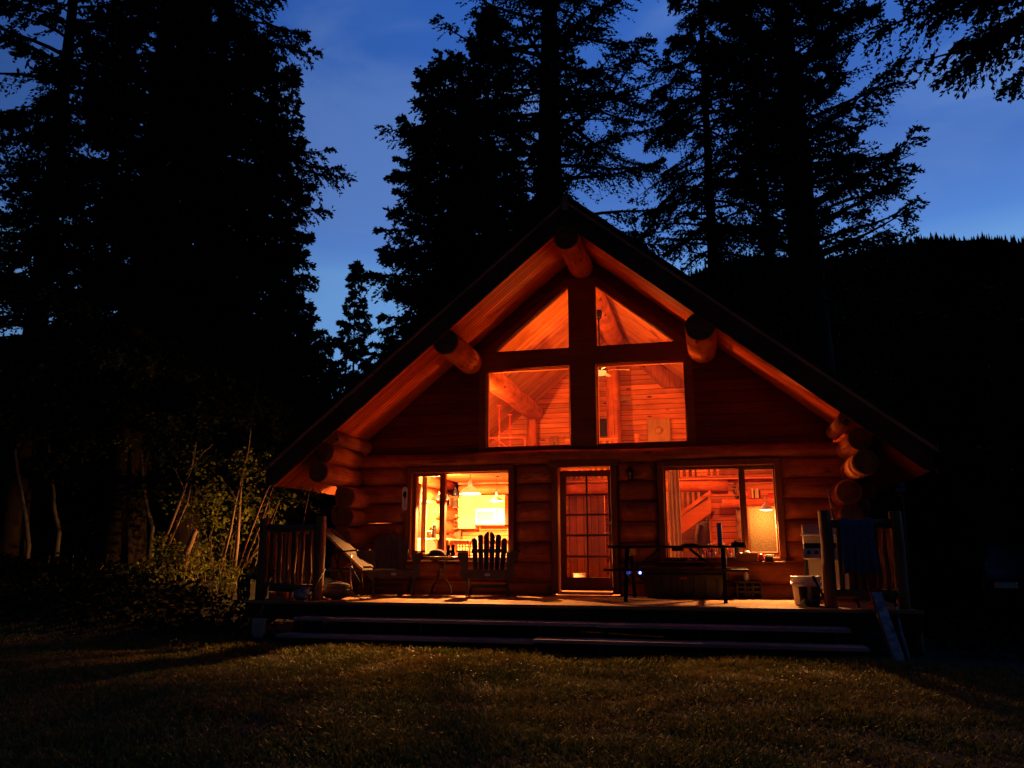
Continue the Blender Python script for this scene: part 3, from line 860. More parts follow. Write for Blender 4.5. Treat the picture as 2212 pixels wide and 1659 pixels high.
MB().box((0, 0, .585), (w, .02, p0.z), .003).build('board', speck, t)
frm = MB(); frame_rect(frm, -.03, w + .03, .56, p0.z + .03, .03, -.01, .03); frm.build('frame', furn_w, t)
# window bench inside the right window and the bottles on it
d = thing('window_table', 'long narrow pine table inside the right front window', 'table', (0, 0, 0))
MB().box((1.27, .23, .55), (3.23, 1.0, .59), .006).build('table_top', pale_wx, d)
for x in (1.33, 3.1):
    for y in (.28, .9): MB().box((x, y, -.02), (x + .06, y + .06, .55), .005).build('leg', furn_w, d)
blab = ['tall amber bottle with a pale cap, leftmost of the bottles behind the glass', 'short red bottle with a white cap next to the leftmost one', 'slim amber bottle third among the bottles behind the glass', 'stout red bottle with a pale neck in the middle of the row', 'tall clear bottle with a white stopper in the middle of the row', 'amber bottle half hidden by the blue tube', 'clear bottle with a pale label right of the blue tube', 'short amber bottle right of the blue tube', 'rightmost small red bottle behind the glass']
for i, (u, hgt, r_, mt) in enumerate(((1521, .17, .026, amber), (1526.5, .23, .03, red_g), (1532, .26, .027, amber), (1538, .27, .033, red_g), (1543.5, .28, .03, clearb), (1549, .2, .032, amber), (1565, .27, .03, clearb), (1571, .21, .03, amber), (1578, .24, .028, red_g))):
    p = AY(u, 1200, .33 + .03 * (i % 2))
    t = thing('bottle', blab[i], 'bottle', (p.x, p.y, .591), 0, 'bottles behind the right window')
    MB().lathe([(r_ * .9, 0), (r_, .01), (r_, hgt * .55), (r_ * .8, hgt * .66), (r_ * .36, hgt * .76), (r_ * .34, hgt * .92)], n=14).build('bottle_body', mt, t)
    MB().lathe([(r_ * .4, hgt * .9), (r_ * .42, hgt), (r_ * .2, hgt + .004)], n=12).build('cap', white_p if i % 3 != 2 else yellow, t)
    if i % 2 == 0: MB().lathe([(r_ + .001, hgt * .15), (r_ + .001, hgt * .45)], n=14).build('bottle_label', cream, t)
# curtain of the right window
def curtain(name, label, x0, x1, z0, z1, y, mt, amp=.02, waves=5, taper=0.):
    m = MB(); n = waves * 8; vs = []
    for j in range(7):
        z = z1 + (z0 - z1) * j / 6
        for i in range(n + 1):
            s_ = i / n; vs.append((x0 + (x1 - x0) * s_ * (1 + taper * j / 6), y + amp * (1 + .1 * j) * math.sin(s_ * waves * 2 * math.pi + .5 * math.sin(j)), z))
    fs = [(j * (n + 1) + i, j * (n + 1) + i + 1, (j + 1) * (n + 1) + i + 1, (j + 1) * (n + 1) + i) for j in range(6) for i in range(n)]
    m.add(vs, fs, True)
    o = m.build(name, mt); sd = o.modifiers.new('thickness', 'SOLIDIFY'); sd.thickness = .004
    return tag(o, label, 'curtain')
curtain('curtain', 'pale linen curtain drawn to the left side of the right front window', 1.40, 1.60, .6, 2.12, .27, curtain_t, .009, 3)
curtain('curtain', 'reddish brown curtain drawn to the left side of the kitchen window', -3.10, -3.0, .6, 2.12, .27, curtain_m, .018, 3)
# books, plant and things on the mantel
for i, (u, hgt, mt, lab) in enumerate(((1619, .21, red_g, 'tall red book, first on the mantel shelf from the left'), (1622.5, .18, furn_w, 'brown book beside the tall red book'), (1626, .2, cream, 'cream book on the mantel between two dark ones'), (1629.5, .17, black, 'black book on the mantel beside the cream one'), (1633, .19, pale_w, 'tan book in the middle of the mantel row'), (1637, .2, cream, 'second cream book near the right end of the mantel row'), (1641, .16, dark_cloth, 'short dark book ending the mantel row'))):
    p = AY(u, 1079, 3.4)
    t = thing('book', lab, 'book', (p.x, 3.4, 1.801), 0, 'books on the mantel')
    MB().box((-.017, -.07, 0), (.017, .07, hgt), .003).build('cover', mt, t)
    MB().box((-.013, -.066, hgt), (.013, .07, hgt + .002)).build('pages', cream, t)
p = AY(1592, 1079, 3.4)
t = thing('potted_plant', 'small green plant in a dark pot on the mantel', 'plant', (p.x, 3.38, 1.80))
MB().lathe([(.035, 0), (.05, .06), (.045, .06)], n=14).build('pot', black, t)
m = MB()
for k in range(40):
    a = random.random() * 6.28; l = .05 + .09 * random.random(); hh = .08 + .17 * random.random(); c = Vector((math.cos(a) * l * .6, math.sin(a) * l * .6, hh))
    m.add([c, c + Vector((.03 * math.cos(a + 1), .03 * math.sin(a + 1), .02)), c + Vector((.05 * math.cos(a), .05 * math.sin(a), 0)), c + Vector((.03 * math.cos(a - 1), .03 * math.sin(a - 1), -.01))], [(0, 1, 2, 3)])
m.tube([(0, 0, .05), (0, 0, .2)], .006, 6); m.build('leaves', green_p, t)
p = AY(1670, 1074, 3.4)
t = thing('storage_box', 'low red tin box at the right end of the mantel', 'box', (p.x, 3.4, 1.801)); MB().box((-.09, -.06, 0), (.09, .06, .08), .01).build('tin', red_g, t); MB().box((-.093, -.063, .08), (.093, .063, .1), .01).build('lid', red_g, t)
# jacket on the closet wall
p = AY(1527, 1125, 4.5); q = AY(1527, 1180, 4.5)
t = thing('jacket', 'dark jacket hanging under the stair', 'jacket', (p.x, 4.47, p.z))
m = MB(); m.lathe([(.05, 0), (.17, -.06), (.2, -.3), (.23, -.75), (.2, -.78)], n=18, sy=.35); m.tube([(-.16, 0, -.08), (-.22, -.02, -.35), (-.2, -.03, -.62)], [.06, .06, .045], 10); m.tube([(.16, 0, -.08), (.22, -.02, -.35), (.2, -.03, -.62)], [.06, .06, .045], 10); m.build('cloth', dark_cloth, t)
MB().tube([(0, 0.02, .0), (0, .06, .06), (0, .075, .05)], .008, 6).build('hook', steel, t)

# upper left: red rack hung from the left purlin
t = thing('hanging_rack', 'thin red steel rack hanging from the left purlin', 'rack', (0, 0, 0))
YR = 1.6
for u, v0 in ((1079, 877), (1101.7, 897)):
    tp = AY(u, v0, YR + (.0 if u < 1090 else .5)); y = tp.y
    m2 = MB().tube([(tp.x, y, tp.z), (tp.x, y, 2.45)], .012, 8).box((tp.x - .035, y - .03, tp.z - .004), (tp.x + .035, y + .03, tp.z + .012)); m2.build('upright', redmet, t)
l = AY(1054, 946.5, YR); r_ = AY(1132, 945.5, YR); lo = AY(1136, 975, YR)
MB().tube([(l.x - .3, YR, l.z), (r_.x - .02, YR, l.z), (r_.x + .01, YR, l.z - .02), (r_.x + .02, YR, l.z - .06), (r_.x + .02, YR, l.z - .5)], .012, 8).build('crossbar', redmet, t)
a = AY(1071, 947.5, YR - .03); b = AY(1105, 972, YR - .03)
MB().tube([a, b, b + (b - a) * .7], .009, 8).build('brace', redmet, t)
# plaques on the back wall
p0 = AY(1187.5, 943, 5.52); p1 = AY(1207.5, 985, 5.52)
t = thing('wall_plaque', 'tall wooden plaque with a dark pine tree burnt into it', 'plaque', (p0.x, 5.54, 0))
w = p1.x - p0.x; zt_ = p0.z
MB().box((0, -.025, zt_ - .62), (w, 0, zt_), .012).build('board', furn_w, t)
m = MB(); cxp = w * .48; zz = zt_ - .12
pts = [(cxp, zz)]
for k in range(11): pts += [(cxp + .012 + .006 * k * (k % 2 + .4), zz - .03 - .038 * k)]
for k in range(10, -1, -1): pts += [(cxp - .012 - .006 * k * ((k + 1) % 2 + .4), zz - .03 - .038 * k)]
m.prism(pts, -.028, -.0255); m.build('tree_motif', pic_dark, t)
p0 = AY(1397.5, 905.5, 5.5); p1 = AY(1449.5, 955, 5.5)
t = thing('carved_panel', 'square carved wooden panel with a round boss on the back wall', 'panel', ((p0.x + p1.x) / 2, 5.54, (p0.z + p1.z) / 2))
w = (p1.x - p0.x) / 2; hgt = (p0.z - p1.z) / 2
MB().box((-w, -.07, -hgt), (w, 0, hgt), .012).build('board', carve_w, t)
m = MB(); m.tube([(0, -.07, 0), (0, -.085, 0), (0, -.12, 0), (0, -.135, 0)], [w * .34, w * .34, w * .27, w * .1], 24); m.build('boss', carve_w, t)
c = AY(2310 * .5486 + 660 * .1223, 1400 * .5486 + 760 * .1223, 5.5)
t = thing('half_round_sconce', 'unlit half round wall sconce beside the ridge post', 'lamp', (c.x, 5.54, c.z))
m = MB(); m.prism([(.17 * math.cos(math.pi * k / 14), .13 * math.sin(math.pi * k / 14) - .06) for k in range(15)], -.09, 0); m.build('shade', carve_w, t); MB().box((-.05, -.1, -.075), (.05, 0, -.061)).build('bracket', bronze, t)
a = AY(2310 * .5486 + 212 * .1223, 1400 * .5486 + 1118 * .1223, 5.5); b = AY(2310 * .5486 + 372 * .1223, 1400 * .5486 + 1425 * .1223, 5.5)
t = thing('picture', 'dark framed picture on the loft wall behind the ridge post', 'picture', (a.x, 5.54, b.z))
MB().box((0, -.03, 0), (b.x - a.x + .2, 0, a.z - b.z), .004).build('canvas', pic_dark, t); f = MB(); frame_rect(f, -.03, b.x - a.x + .23, -.03, a.z - b.z + .03, .03, -.04, 0); f.build('frame', furn_w, t)

# ---- kitchen fittings on the back wall
c0 = AY(1000, 1074, 5.18); c1 = AY(1026.5, 1142, 5.18)
t = thing('wall_cupboard', 'tall pale wooden wall cupboard left of the white microwave', 'cupboard', (-4.0 + .22, 5.2, 0))
x0, x1 = AY(989, 1100, 5.2).x, AY(1026, 1100, 5.2).x
zb_, zt_ = AY(1000, 1142, 5.2).z, 2.10
def cupboard(root, x0, x1, zb_, zt_, doors):
    ox = root.location.x
    MB().box((x0 - ox, .02, zb_), (x1 - ox, .34, zt_), .004).build('carcass', cab_w, root)
    w = (x1 - x0) / doors
    for k in range(doors):
        a, b = x0 + w * k + .004 - ox, x0 + w * (k + 1) - .004 - ox
        d = MB(); frame_rect(d, a, b, zb_ + .004, zt_ - .004, .055, 0, .018, None, .003); d.box((a + .055, .007, zb_ + .058), (b - .055, .016, zt_ - .058)); d = d.build('cupboard_door', cab_w, root)
        kx = b - .03 if k == 0 else a + .03
        MB().tube([(kx, 0, zb_ + .08), (kx, -.025, zb_ + .08)], [.008, .014], 10).build('knob', bronze, d)
cupboard(t, x0, x1, zb_, zt_, 1)
x2 = AY(1091, 1100, 5.2).x; zm = AY(1050, 1097.5, 5.2).z
t = thing('wall_cupboard', 'short two door wall cupboard above the microwave', 'cupboard', (x1 + .005, 5.2, 0))
cupboard(t, x1 + .008, x2, zm + .004, zt_, 2)
zmb = AY(1050, 1133, 5.2).z
t = thing('microwave', 'white over range microwave brightly lit by the pendant lamps', 'microwave', (x1 + .01, 5.16, 0))
w = x2 - x1 - .012
MB().box((0, .03, zmb), (w, .38, zm - .002), .008).build('body', white_e, t)
d = MB().box((.01, 0, zmb + .02), (w * .77, .029, zm - .02), .006).build('microwave_door', white_e, t)
MB().box((.06, -.004, zmb + .08), (w * .65, -.0005, zm - .09), .001).build('door_window', cream, d)
MB().tube([(w * .72, -.001, zmb + .05), (w * .72, -.04, zmb + .07), (w * .72, -.04, zm - .07), (w * .72, -.001, zm - .05)], .009, 8).build('handle', white_p, d)
MB().box((w * .79, .002, zmb + .02), (w - .012, .029, zm - .02), .004).build('control_panel', white_p, t)
MB().box((.02, .05, zmb - .03), (w - .02, .36, zmb - .001), .004).build('vent_grille', black, t)
# base units + counter
t = thing('kitchen_counter', 'kitchen base cupboards with a pale worktop along the back wall', 'counter', (x0, 4.96, 0))
MB().box((0, .02, 0), (2.1, .57, .86)).build('carcass', cab_w, t)
MB().box((-.02, -.02, .862), (2.12, .575, .9), .006).build('worktop', pale_wx, t)
for k in range(4):
    d = MB(); frame_rect(d, .01 + k * .525, .525 + k * .525, .12, .82, .06, 0, .019, None, .003); d.box((.07 + k * .525, .008, .18), (.465 + k * .525, .017, .76)); d.build('cupboard_door', cab_w, t)
for lab, nm, dx_, prof, mt, cat in (('round cream canister on the kitchen worktop', 'canister', .55, [(.09, 0), (.1, .02), (.1, .17), (.07, .19), (.02, .2)], cream, 'canister'), ('white enamel kettle on the kitchen worktop below the microwave', 'kettle', 1.0, [(.1, 0), (.11, .03), (.09, .12), (.05, .16), (.015, .19)], white_e, 'kettle')):
    t = thing(nm, lab, cat, (x0 + dx_, 5.2, .901)); MB().lathe(prof, n=20).build('kettle_body' if nm == 'kettle' else 'canister_body', mt, t)
    if nm == 'kettle': MB().tube([(-.08, 0, .13), (-.05, 0, .23), (.05, 0, .23), (.08, 0, .13)], .008, 8).build('handle', black, t)
    else: MB().lathe([(.02, .2), (.022, .225), (.005, .23)], n=12).build('knob', black, t)
# narrow corner shelf with jars
xa, xb = AY(972, 1100, 5.0).x, AY(987.5, 1100, 5.0).x
t = thing('corner_shelf', 'narrow reddish corner shelf unit left of the kitchen cupboards', 'shelf', (xa, 5.0, 0))
MB().box((0, .3, .9), (xb - xa, .32, 2.1)).box((-.02, 0, .9), (0, .32, 2.1)).build('side_panel', furn_w, t)
zs_ = [AY(980, v, 5.0).z for v in (1073.5, 1096, 1117, 1141.5)]
for z in zs_: MB().box((.001, .01, z - .012), (xb - xa, .299, z + .012), .004).build('shelf', furn_w, t)
for nm, lab, z, prof, mt in (('jug', 'dark jug on top of the corner shelf', zs_[0], [(.04, 0), (.06, .04), (.06, .12), (.03, .18), (.035, .21)], black), ('dark_tin', 'dark tin on the second shelf of the corner unit', zs_[1], [(.065, 0), (.065, .16), (.06, .165)], dark_cloth), ('bowl', 'small white bowl on the third shelf of the corner unit', zs_[2], [(.03, 0), (.07, .03), (.08, .05), (.07, .045), (.02, .012)], cream), ('glass_jar', 'round glass jar on the lowest shelf of the corner unit', zs_[3], [(.05, 0), (.09, .05), (.085, .12), (.05, .16), (.05, .17)], clearb)):
    t = thing(nm, lab, nm.replace('_', ' '), (xa + .09, 5.12, z + .0125)); MB().lathe(prof, n=18).build(nm + '_body', mt, t); MB().lathe([(prof[-1][0] * .8, prof[-1][1]), (prof[-1][0] * .8, prof[-1][1] + .012)], n=14).build('lid', furn_w, t)
# side board under the left window with bottles, mug, ball
xl = -3.96
t = thing('side_cabinet', 'low wooden side cabinet along the left kitchen wall', 'cabinet', (xl, 2.2, 0))
MB().box((.0, 0, 0), (.5, .03, .97)).box((0, 1.37, 0), (.5, 1.4, .97)).box((0, .03, .5), (.48, 1.37, .52)).box((0, .03, 0.06), (.03, 1.37, .97)).build('side_panel', furn_w, t)
MB().box((-.02, -.03, .972), (.53, 1.43, 1.005), .006).build('cabinet_top', pale_w, t)
for i, (u, hgt, r_, lab) in enumerate(((931.5, .26, .04, 'shorter black bottle with a white cap on the side cabinet'), (938.5, .33, .042, 'taller black bottle with a white cap on the side cabinet'))):
    p = AY(u, 1140, 2.5)
    t = thing('flask', lab, 'bottle', (p.x, 2.5, 1.006), 0, 'black flasks on the side cabinet')
    MB().lathe([(r_, 0), (r_, hgt * .75), (r_ * .6, hgt * .85)], n=14).build('flask_body', black, t); MB().lathe([(r_ * .62, hgt * .85), (r_ * .62, hgt), (.01, hgt + .003)], n=14).build('cap', white_p, t)
p = AY(927.5, 1150, 2.38)
t = thing('mug', 'red mug with a white rim beside the black bottles', 'mug', (p.x, 2.38, 1.006)); MB().lathe([(.045, 0), (.055, .14), (.05, .14), (.042, .01)], n=16).build('mug_body', red_g, t); MB().lathe([(.056, .14), (.058, .155), (.05, .155)], n=16).build('rim', white_p, t)
p = AY(916, 1180, 2.0)
t = thing('globe_lamp', 'round yellow lit globe lamp on a stand at the lower left of the kitchen window', 'lamp', (-3.56, 2.0, .83)); MB().ball((0, 0, 0), .15, 18, 12).build('globe', emit('lit_paper_globe', (1, .52, .10), 1.7), t); MB().lathe([(.12, -.83), (.11, -.8), (.02, -.78), (.02, -.145)], n=12).build('stand', furn_w, t); light(t, (-.19, -.02, .0), 480, WARM_W, .04)
m = MB(); vs = []
for j in range(7):
    z = 2.16 - 1.16 * j / 6
    for i in range(33):
        q_ = i / 32; vs.append((-3.93 + .018 * (1 + .12 * j) * math.sin(q_ * 25 + .4 * math.sin(j)), 2.0 + .48 * q_ - .06 * math.sin(q_ * 3.14) * math.sin(j / 6 * 3.14), z))
m.add(vs, [(j * 33 + i, j * 33 + i + 1, (j + 1) * 33 + i + 1, (j + 1) * 33 + i) for j in range(6) for i in range(32)], True)
o = m.build('curtain', dark_cloth); sd = o.modifiers.new('thickness', 'SOLIDIFY'); sd.thickness = .005
tag(o, 'dark gathered curtain at the side window behind the black bottles', 'curtain')
# unseen kitchen side window, assumed in the left log wall, sized to light the bushes
t = MB()
def frame_yz(mb, y0, y1, z0, z1, w, x0, x1):
    mb.box((x0, y0, z0), (x1, y0 + w, z1)).box((x0, y1 - w, z0), (x1, y1, z1)).box((x0 + .002, y0 + w, z1 - w), (x1 - .002, y1 - w, z1)).box((x0 + .002, y0 + w, z0), (x1 - .002, y1 - w, z0 + w))
frame_yz(t, 1.2, 3.6, .785, 1.86, .07, -4.36, -3.98); f = t.build('window', trim, cabin)
MB().box((-4.19, 1.268, .853), (-4.184, 3.532, 1.792)).build('pane', glass, f)
# table with slat back chairs by the kitchen window
t = thing('kitchen_table', 'pale wooden kitchen table under the dome pendant', 'table', (-2.3, 1.75, 0))
MB().box((-.75, -.45, .7), (.75, .45, .74), .008).build('table_top', furn_w, t)
for sx in (-1, 1):
    for sy in (-1, 1): MB().box((sx * .66 - .03, sy * .37 - .03, 0), (sx * .66 + .03, sy * .37 + .03, .7), .006).build('leg', pale_w, t)
def spindle_chair(loc, rz, label):
    t = thing('spindle_chair', label, 'chair', loc, rz, 'slat back chairs at the kitchen table')
    MB().box((-.21, -.2, .43), (.21, .2, .46), .012).build('seat', furn_w, t)
    for sx in (-1, 1):
        MB().tube([(sx * .17, -.17, 0), (sx * .16, -.16, .43)], .018, 8).build('leg', furn_w, t)
        MB().tube([(sx * .18, .19, 0), (sx * .17, .18, .45), (sx * .21, .24, .93)], .018, 8).build('leg', furn_w, t)
    MB().box((-.23, .22, .86), (.23, .25, .94), .01).build('top_rail', furn_w, t)
    m = MB()
    for k in range(7): m.bar((-.15 + .05 * k, .19, .46), (-.165 + .055 * k, .235, .87), .018, .012)
    m.build('spindles', furn_w, t)
    return t
p = AY(1016, 1200, 1.12)
sc_ = spindle_chair((-2.52, 1.05, 0), math.pi, 'brown slat back chair at the kitchen table seen left of the porch chair')
sc_.scale = (1.0, 1, 1)
dup(sc_, (-1.75, 1.08, 0), math.pi - .1, 'brown slat back chair at the kitchen table mostly behind the porch chair')
# hallway things through the door
t = thing('stool', 'dark wooden stool in the hall behind the glass door', 'stool', (.42, 3.2, -.02)); MB().lathe([(.15, .6), (.155, .63), (.14, .64)], n=18).build('seat', furn_w, t)
for k in range(3):
    th = k * 2.094 + .4; MB().tube([(.15 * math.cos(th), .15 * math.sin(th), 0), (.08 * math.cos(th), .08 * math.sin(th), .6)], .017, 8).build('leg', furn_w, t)
t = thing('white_pail', 'white enamel pail with a lid on the floor behind the glass door', 'pail', (.36, 1.6, -.02)); MB().lathe([(.12, 0), (.14, .26), (.13, .26)], n=20).build('pail_body', white_e, t); MB().lathe([(.145, .262), (.145, .28), (.02, .31)], n=20).build('lid', white_e, t)
t = thing('grey_bin', 'small grey bin on the floor at the left of the glass door', 'bin', (-.62, 3.0, -.02)); MB().lathe([(.11, 0), (.14, .3), (.13, .3), (.105, .02)], n=18).build('bin_body', cream, t); MB().lathe([(.145, .3), (.147, .315), (.135, .315)], n=18).build('rim', cream, t)
t = thing('loft_fill_light', 'unseen round opal light added under the loft floor to brighten the hall', 'lamp', (.6, 4.35, 2.215)); MB().lathe([(.13, -.03), (.14, 0)], n=20).build('base', bronze, t); MB().lathe([(.01, -.09), (.08, -.075), (.125, -.03)], n=20).build('bowl', opal_m, t); light(t, (0, 0, -.14), 340, WARM, .08)  # unseen light added to brighten the hall and the room below the loft

# ================================================================== PORCH
DXL, DXR, DY = -4.69, 4.55, -2.88
deck = thing('wooden_deck', 'weathered plank deck along the front of the cabin', 'deck')
db = MB(); y = -.03
k = 0
while y > DY + .02:
    y0 = max(y - .14, DY)
    cut = [DXL, -1.1 + 1.9 * ((k * 5) % 3 - 1), DXR]
    for a, b in zip(cut, cut[1:]):
        db.box((a + .002, y0, -.036 + .003 * random.random()), (b - .002, y, -.001 - .004 * random.random()), .004)
    y -= .147; k += 1
db.build('decking', deck_w, deck)
MB().box((DXL - .02, DY - .045, -.04), (DXR + .02, DY - .003, .004), .006).build('shading_nosing', deck_w, deck)  # edge strip added so the deck shadows the treads
MB().box((DXL, DY + .02, -.26), (DXR, DY + .06, -.04)).box((DXL, DY + .06, -.26), (DXL + .04, -.3, -.04)).box((DXR - .04, DY + .06, -.26), (DXR, -.3, -.04)).build('rim_joist', fascia_w, deck)
for x in (-4.6, -2.3, 0, 2.3, 4.5):
    for y in (DY + .15, -1.4): MB().tube([(x, y, -.75), (x, y, -.262)], .07, 10).build('deck_pier', fascia_w, deck)
steps = thing('porch_steps', 'wide open plank steps up to the deck', 'steps')
def tread(y0, y1, z, cuts, name='tread'):
    for (a, b, dz, dy) in cuts:
        m = MB(); ym = (y0 + y1) / 2
        m.box((a, y0 + dy, z - .045 + dz), (b, ym - .004 + dy, z + dz), .006).box((a, ym + .004, z - .045 + dz), (b, y1, z + dz - .002), .006)
        m.build(name, tread_w, steps)
tread(-3.345, -2.98, -.192, [(-3.62, .62, 0, 0), (.625, 3.66, -.004, -.008)])
tread(-3.722, -3.37, -.375, [(-3.68, -.12, -.012, .02), (-.115, 3.78, .012, -.03)])
for x in (-3.5, -1.75, -.1, .7, 1.9, 3.5):
    MB().prism([(-2.86, -.06), (-2.98, -.06), (-2.98, -.219), (-3.33, -.219), (-3.33, -.415), (-3.66, -.415), (-3.66, -.56), (-2.86, -.56)], x - .02, x + .02, 'YZ').build('stringer', fascia_w, steps)

def railing(label, x0, x1, side_x, nb, seed, right=False):
    """front rail between two log posts and a side rail back to the wall"""
    rnd = random.Random(seed)
    t = thing('log_railing', label, 'railing', (0, 0, 0), 0, 'log railings at the corners of the deck')
    YR_ = -2.55
    top = 1.13
    for x, hgt, r0 in ((x0, 1.24, .082), (x1, 1.22, .08)):
        MB().tube([(x, YR_, -.6), (x, YR_, .3), (x + .008, YR_, .8), (x, YR_, hgt - .01), (x, YR_, hgt)], [r0 * 1.05, r0, r0 * .97, r0 * .95, r0 * .85], 14).build('post', rail_w, t)
    yb = -.62
    MB().tube([(side_x, yb, -.03), (side_x, yb, 1.2)], .075, 14).build('post', rail_w, t)
    a, b = min(x0, x1), max(x0, x1)
    for z in (1.06, .17):
        MB().tube([(a + .06, YR_, z + .01), ((a + b) / 2, YR_ + .01, z), (b - .06, YR_, z + .005)], [.055, .06, .056], 12).build('rail', rail_wx, t)
        MB().tube([(side_x, YR_ + .06, z), (side_x, -1.5, z + .01), (side_x, yb - .06, z)], [.052, .056, .052], 12).build('rail', rail_wx, t)
    for k in range(nb):
        x = a + .10 + (b - a - .2) * (k + .5) / nb; j = rnd.uniform(-.018, .018); r = rnd.uniform(.026, .036)
        MB().tube([(x, YR_, .19), (x + j, YR_, .4), (x - j * .5, YR_, .75), (x + j * .6, YR_, 1.04)], [r * .8, r * 1.06, r, r * .75], 10).build('baluster', rail_w, t)
    n2 = 11
    for k in range(n2):
        y = YR_ + .13 + (yb - YR_ - .26) * (k + .5) / n2; j = rnd.uniform(-.015, .015); r = rnd.uniform(.026, .034)
        MB().tube([(side_x, y, .19), (side_x + j, y + j, .4), (side_x, y, .75), (side_x + j * .5, y, 1.04)], [r * .8, r * 1.06, r, r * .75], 10).build('baluster', rail_w, t)
    return t
railing('peeled log railing on the left corner of the deck beside the bushes', -3.68, -4.63, -4.63, 6, 3)
railing('peeled log railing on the right corner of the deck with the towel over it', 3.56, 4.42, 4.45, 6, 5)

# ---- slatted garden chairs
def garden_chair(loc, rz, label):
    t = thing('garden_chair', label, 'chair', loc, rz, 'dark slatted garden chairs on the deck')
    # the sitter looks along -y
    for sx in (-1, 1):
        MB().prism([(-.30, 0), (-.235, 0), (-.225, .36), (-.21, .55), (-.2, .62), (-.30, .62)], sx * .285 - .016, sx * .285 + .016, 'YZ').build('leg', slat_w, t)
        MB().bar((sx * .27, -.26, .30), (sx * .27, .52, .012), .03, .1).build('leg', slat_w, t)
        arm = [(-.34, -.04), (-.36, .0), (-.34, .10), (-.1, .115), (.28, .07), (.34, .04), (.34, -.0), (.28, -.03), (-.1, -.05)]
        MB().prism([(sx * (.34 + q[1] * 1.0), q[0]) for q in arm], .622, .648, 'XY').build('armrest', slat_w, t)
        br = [(.62, -.0), (.62, .11), (.56, .115), (.50, .085), (.42, .06), (.32, .085), (.26, .05), (.2, .0)]
        MB().prism([(sx * (.302 + q[1]), q[0]) for q in br], -.29, -.262, 'XZ').build('arm_bracket', slat_w, t)
    s = MB()
    for k in range(6):
        y = -.30 + .085 * k; z = .375 - .02 * k
        s.box((-.27, y, z - .022), (.27, y + .075, z), .005, (-.12, 0, 0))
    s.build('seat', slat_w, t)
    ap = [(-.27, .365), (.27, .365), (.27, .27), (.2, .245), (.1, .235), (.04, .25), (0, .268), (-.04, .25), (-.1, .235), (-.2, .245), (-.27, .27)]
    MB().prism(ap, -.325, -.303).build('apron', slat_w, t)
    m = MB(); m.prism([(.042 * math.cos(2 * math.pi * k / 18), .305 + .02 * math.sin(2 * math.pi * k / 18)) for k in range(18)], -.331, -.3255); m.build('badge', badge, t)
    bk = MB()
    tops = [.845, .90, .93, .93, .90, .845]
    for k in range(6):
        xb_ = -.185 + .074 * k; xt = (k - 2.5) * .088; w0, w1 = .031, .0405; h_ = tops[k] - .28
        out = []
        if k in (2, 3):
            sg = 1 if k == 3 else -1
            tip = [(xt - sg * w1, .985), (xt - sg * w1 * .2, .975), (xt + sg * w1 * .55, .945), (xt + sg * w1, .9)]
        else:
            tip = [(xt + w1 * math.cos(a), tops[k] + w1 * math.sin(a) * .9) for a in [math.pi - i * math.pi / 6 for i in range(7)]]
            if k > 2: pass
        if k == 3: pts = [(xb_ - w0, .3)] + tip + [(xb_ + w0, .3)]
        elif k == 2: pts = [(xb_ - w0, .3)] + tip[::-1] + [(xb_ + w0, .3)]
        else: pts = [(xb_ - w0, .3)] + tip + [(xb_ + w0, .3)]
        bk.prism(pts, -.01, .011)
    bk.box((-.26, .013, .66), (.26, .038, .72), .004).box((-.22, .013, .34), (.22, .035, .39), .004)
    M = Matrix.Translation((0, .20, .26)) @ Matrix.Rotation(R(-17), 4, 'X') @ Matrix.Translation((0, 0, -.28))
    bk.moved(M); bk.build('backrest', slat_w, t)
    MB().bar((-.255, .42, .12), (.255, .42, .12), .02, .06).build('stretcher', slat_w, t)
    return t
gc = garden_chair((-1.55, -.66, .002), R(13), 'dark slatted garden chair facing the lawn before the kitchen window')
gc.scale = (1.18, 1.05, 1.13)
g2 = dup(gc, (-3.28, -.62, .002), R(27), 'dark slatted garden chair turned to the right beside the reclining chair')

# ---- round side table with the things on it
t = thing('side_table', 'small round bronze table with bowed legs between the garden chairs', 'table', (-2.42, -.5, .002))
MB().lathe([(.001, .60), (.34, .60), (.352, .612), (.352, .626), (.34, .635), (.001, .635)], n=30).lathe([(.15, .575), (.26, .598)], n=24).build('table_top', bronze, t)
MB().lathe([(.055, .36), (.06, .375), (.06, .44), (.05, .46)], n=16).build('leg_ring', bronze, t)
for k in range(4):
    a = math.pi / 4 + k * math.pi / 2 + .25; c, s_ = math.cos(a), math.sin(a)
    MB().tube([(c * r, s_ * r, z) for r, z in ((.16, .598), (.08, .55), (.062, .46), (.06, .36), (.09, .26), (.18, .17), (.245, .1), (.265, .0))], .015, 8).build('leg', bronze, t)
c = thing('cap', 'dark cloth cap lying on the round table', 'cap', (-2.50, -.55, .638))
m = MB(); m.lathe([(.13, 0), (.125, .04), (.1, .09), (.05, .115), (.005, .12)], n=20, sx=1.15); m.build('crown', dark_cloth, c)
MB().prism([(.2 * math.cos(a), -.05 - .12 * math.sin(a)) for a in [i * math.pi / 10 for i in range(11)]], 0.001, .014, 'XY').build('peak', dark_cloth, c)
c = thing('binoculars', 'black binoculars standing upright beside the cap on the round table', 'binoculars', (-2.26, -.52, .638))
for sx in (-1, 1): MB().lathe([(.036, 0), (.038, .04), (.032, .1), (.027, .115), (.026, .16), (.033, .165), (.033, .19)], (sx * .043, 0, 0), 14).build('barrel', black, c)
MB().box((-.04, -.015, .06), (.04, .015, .1), .006).build('hinge', black, c)

# ---- reclining folding chair
t = thing('reclining_chair', 'folded dark reclining chair with a pale edged backrest leaning left', 'chair', (-3.75, -1.42, .002), R(4))
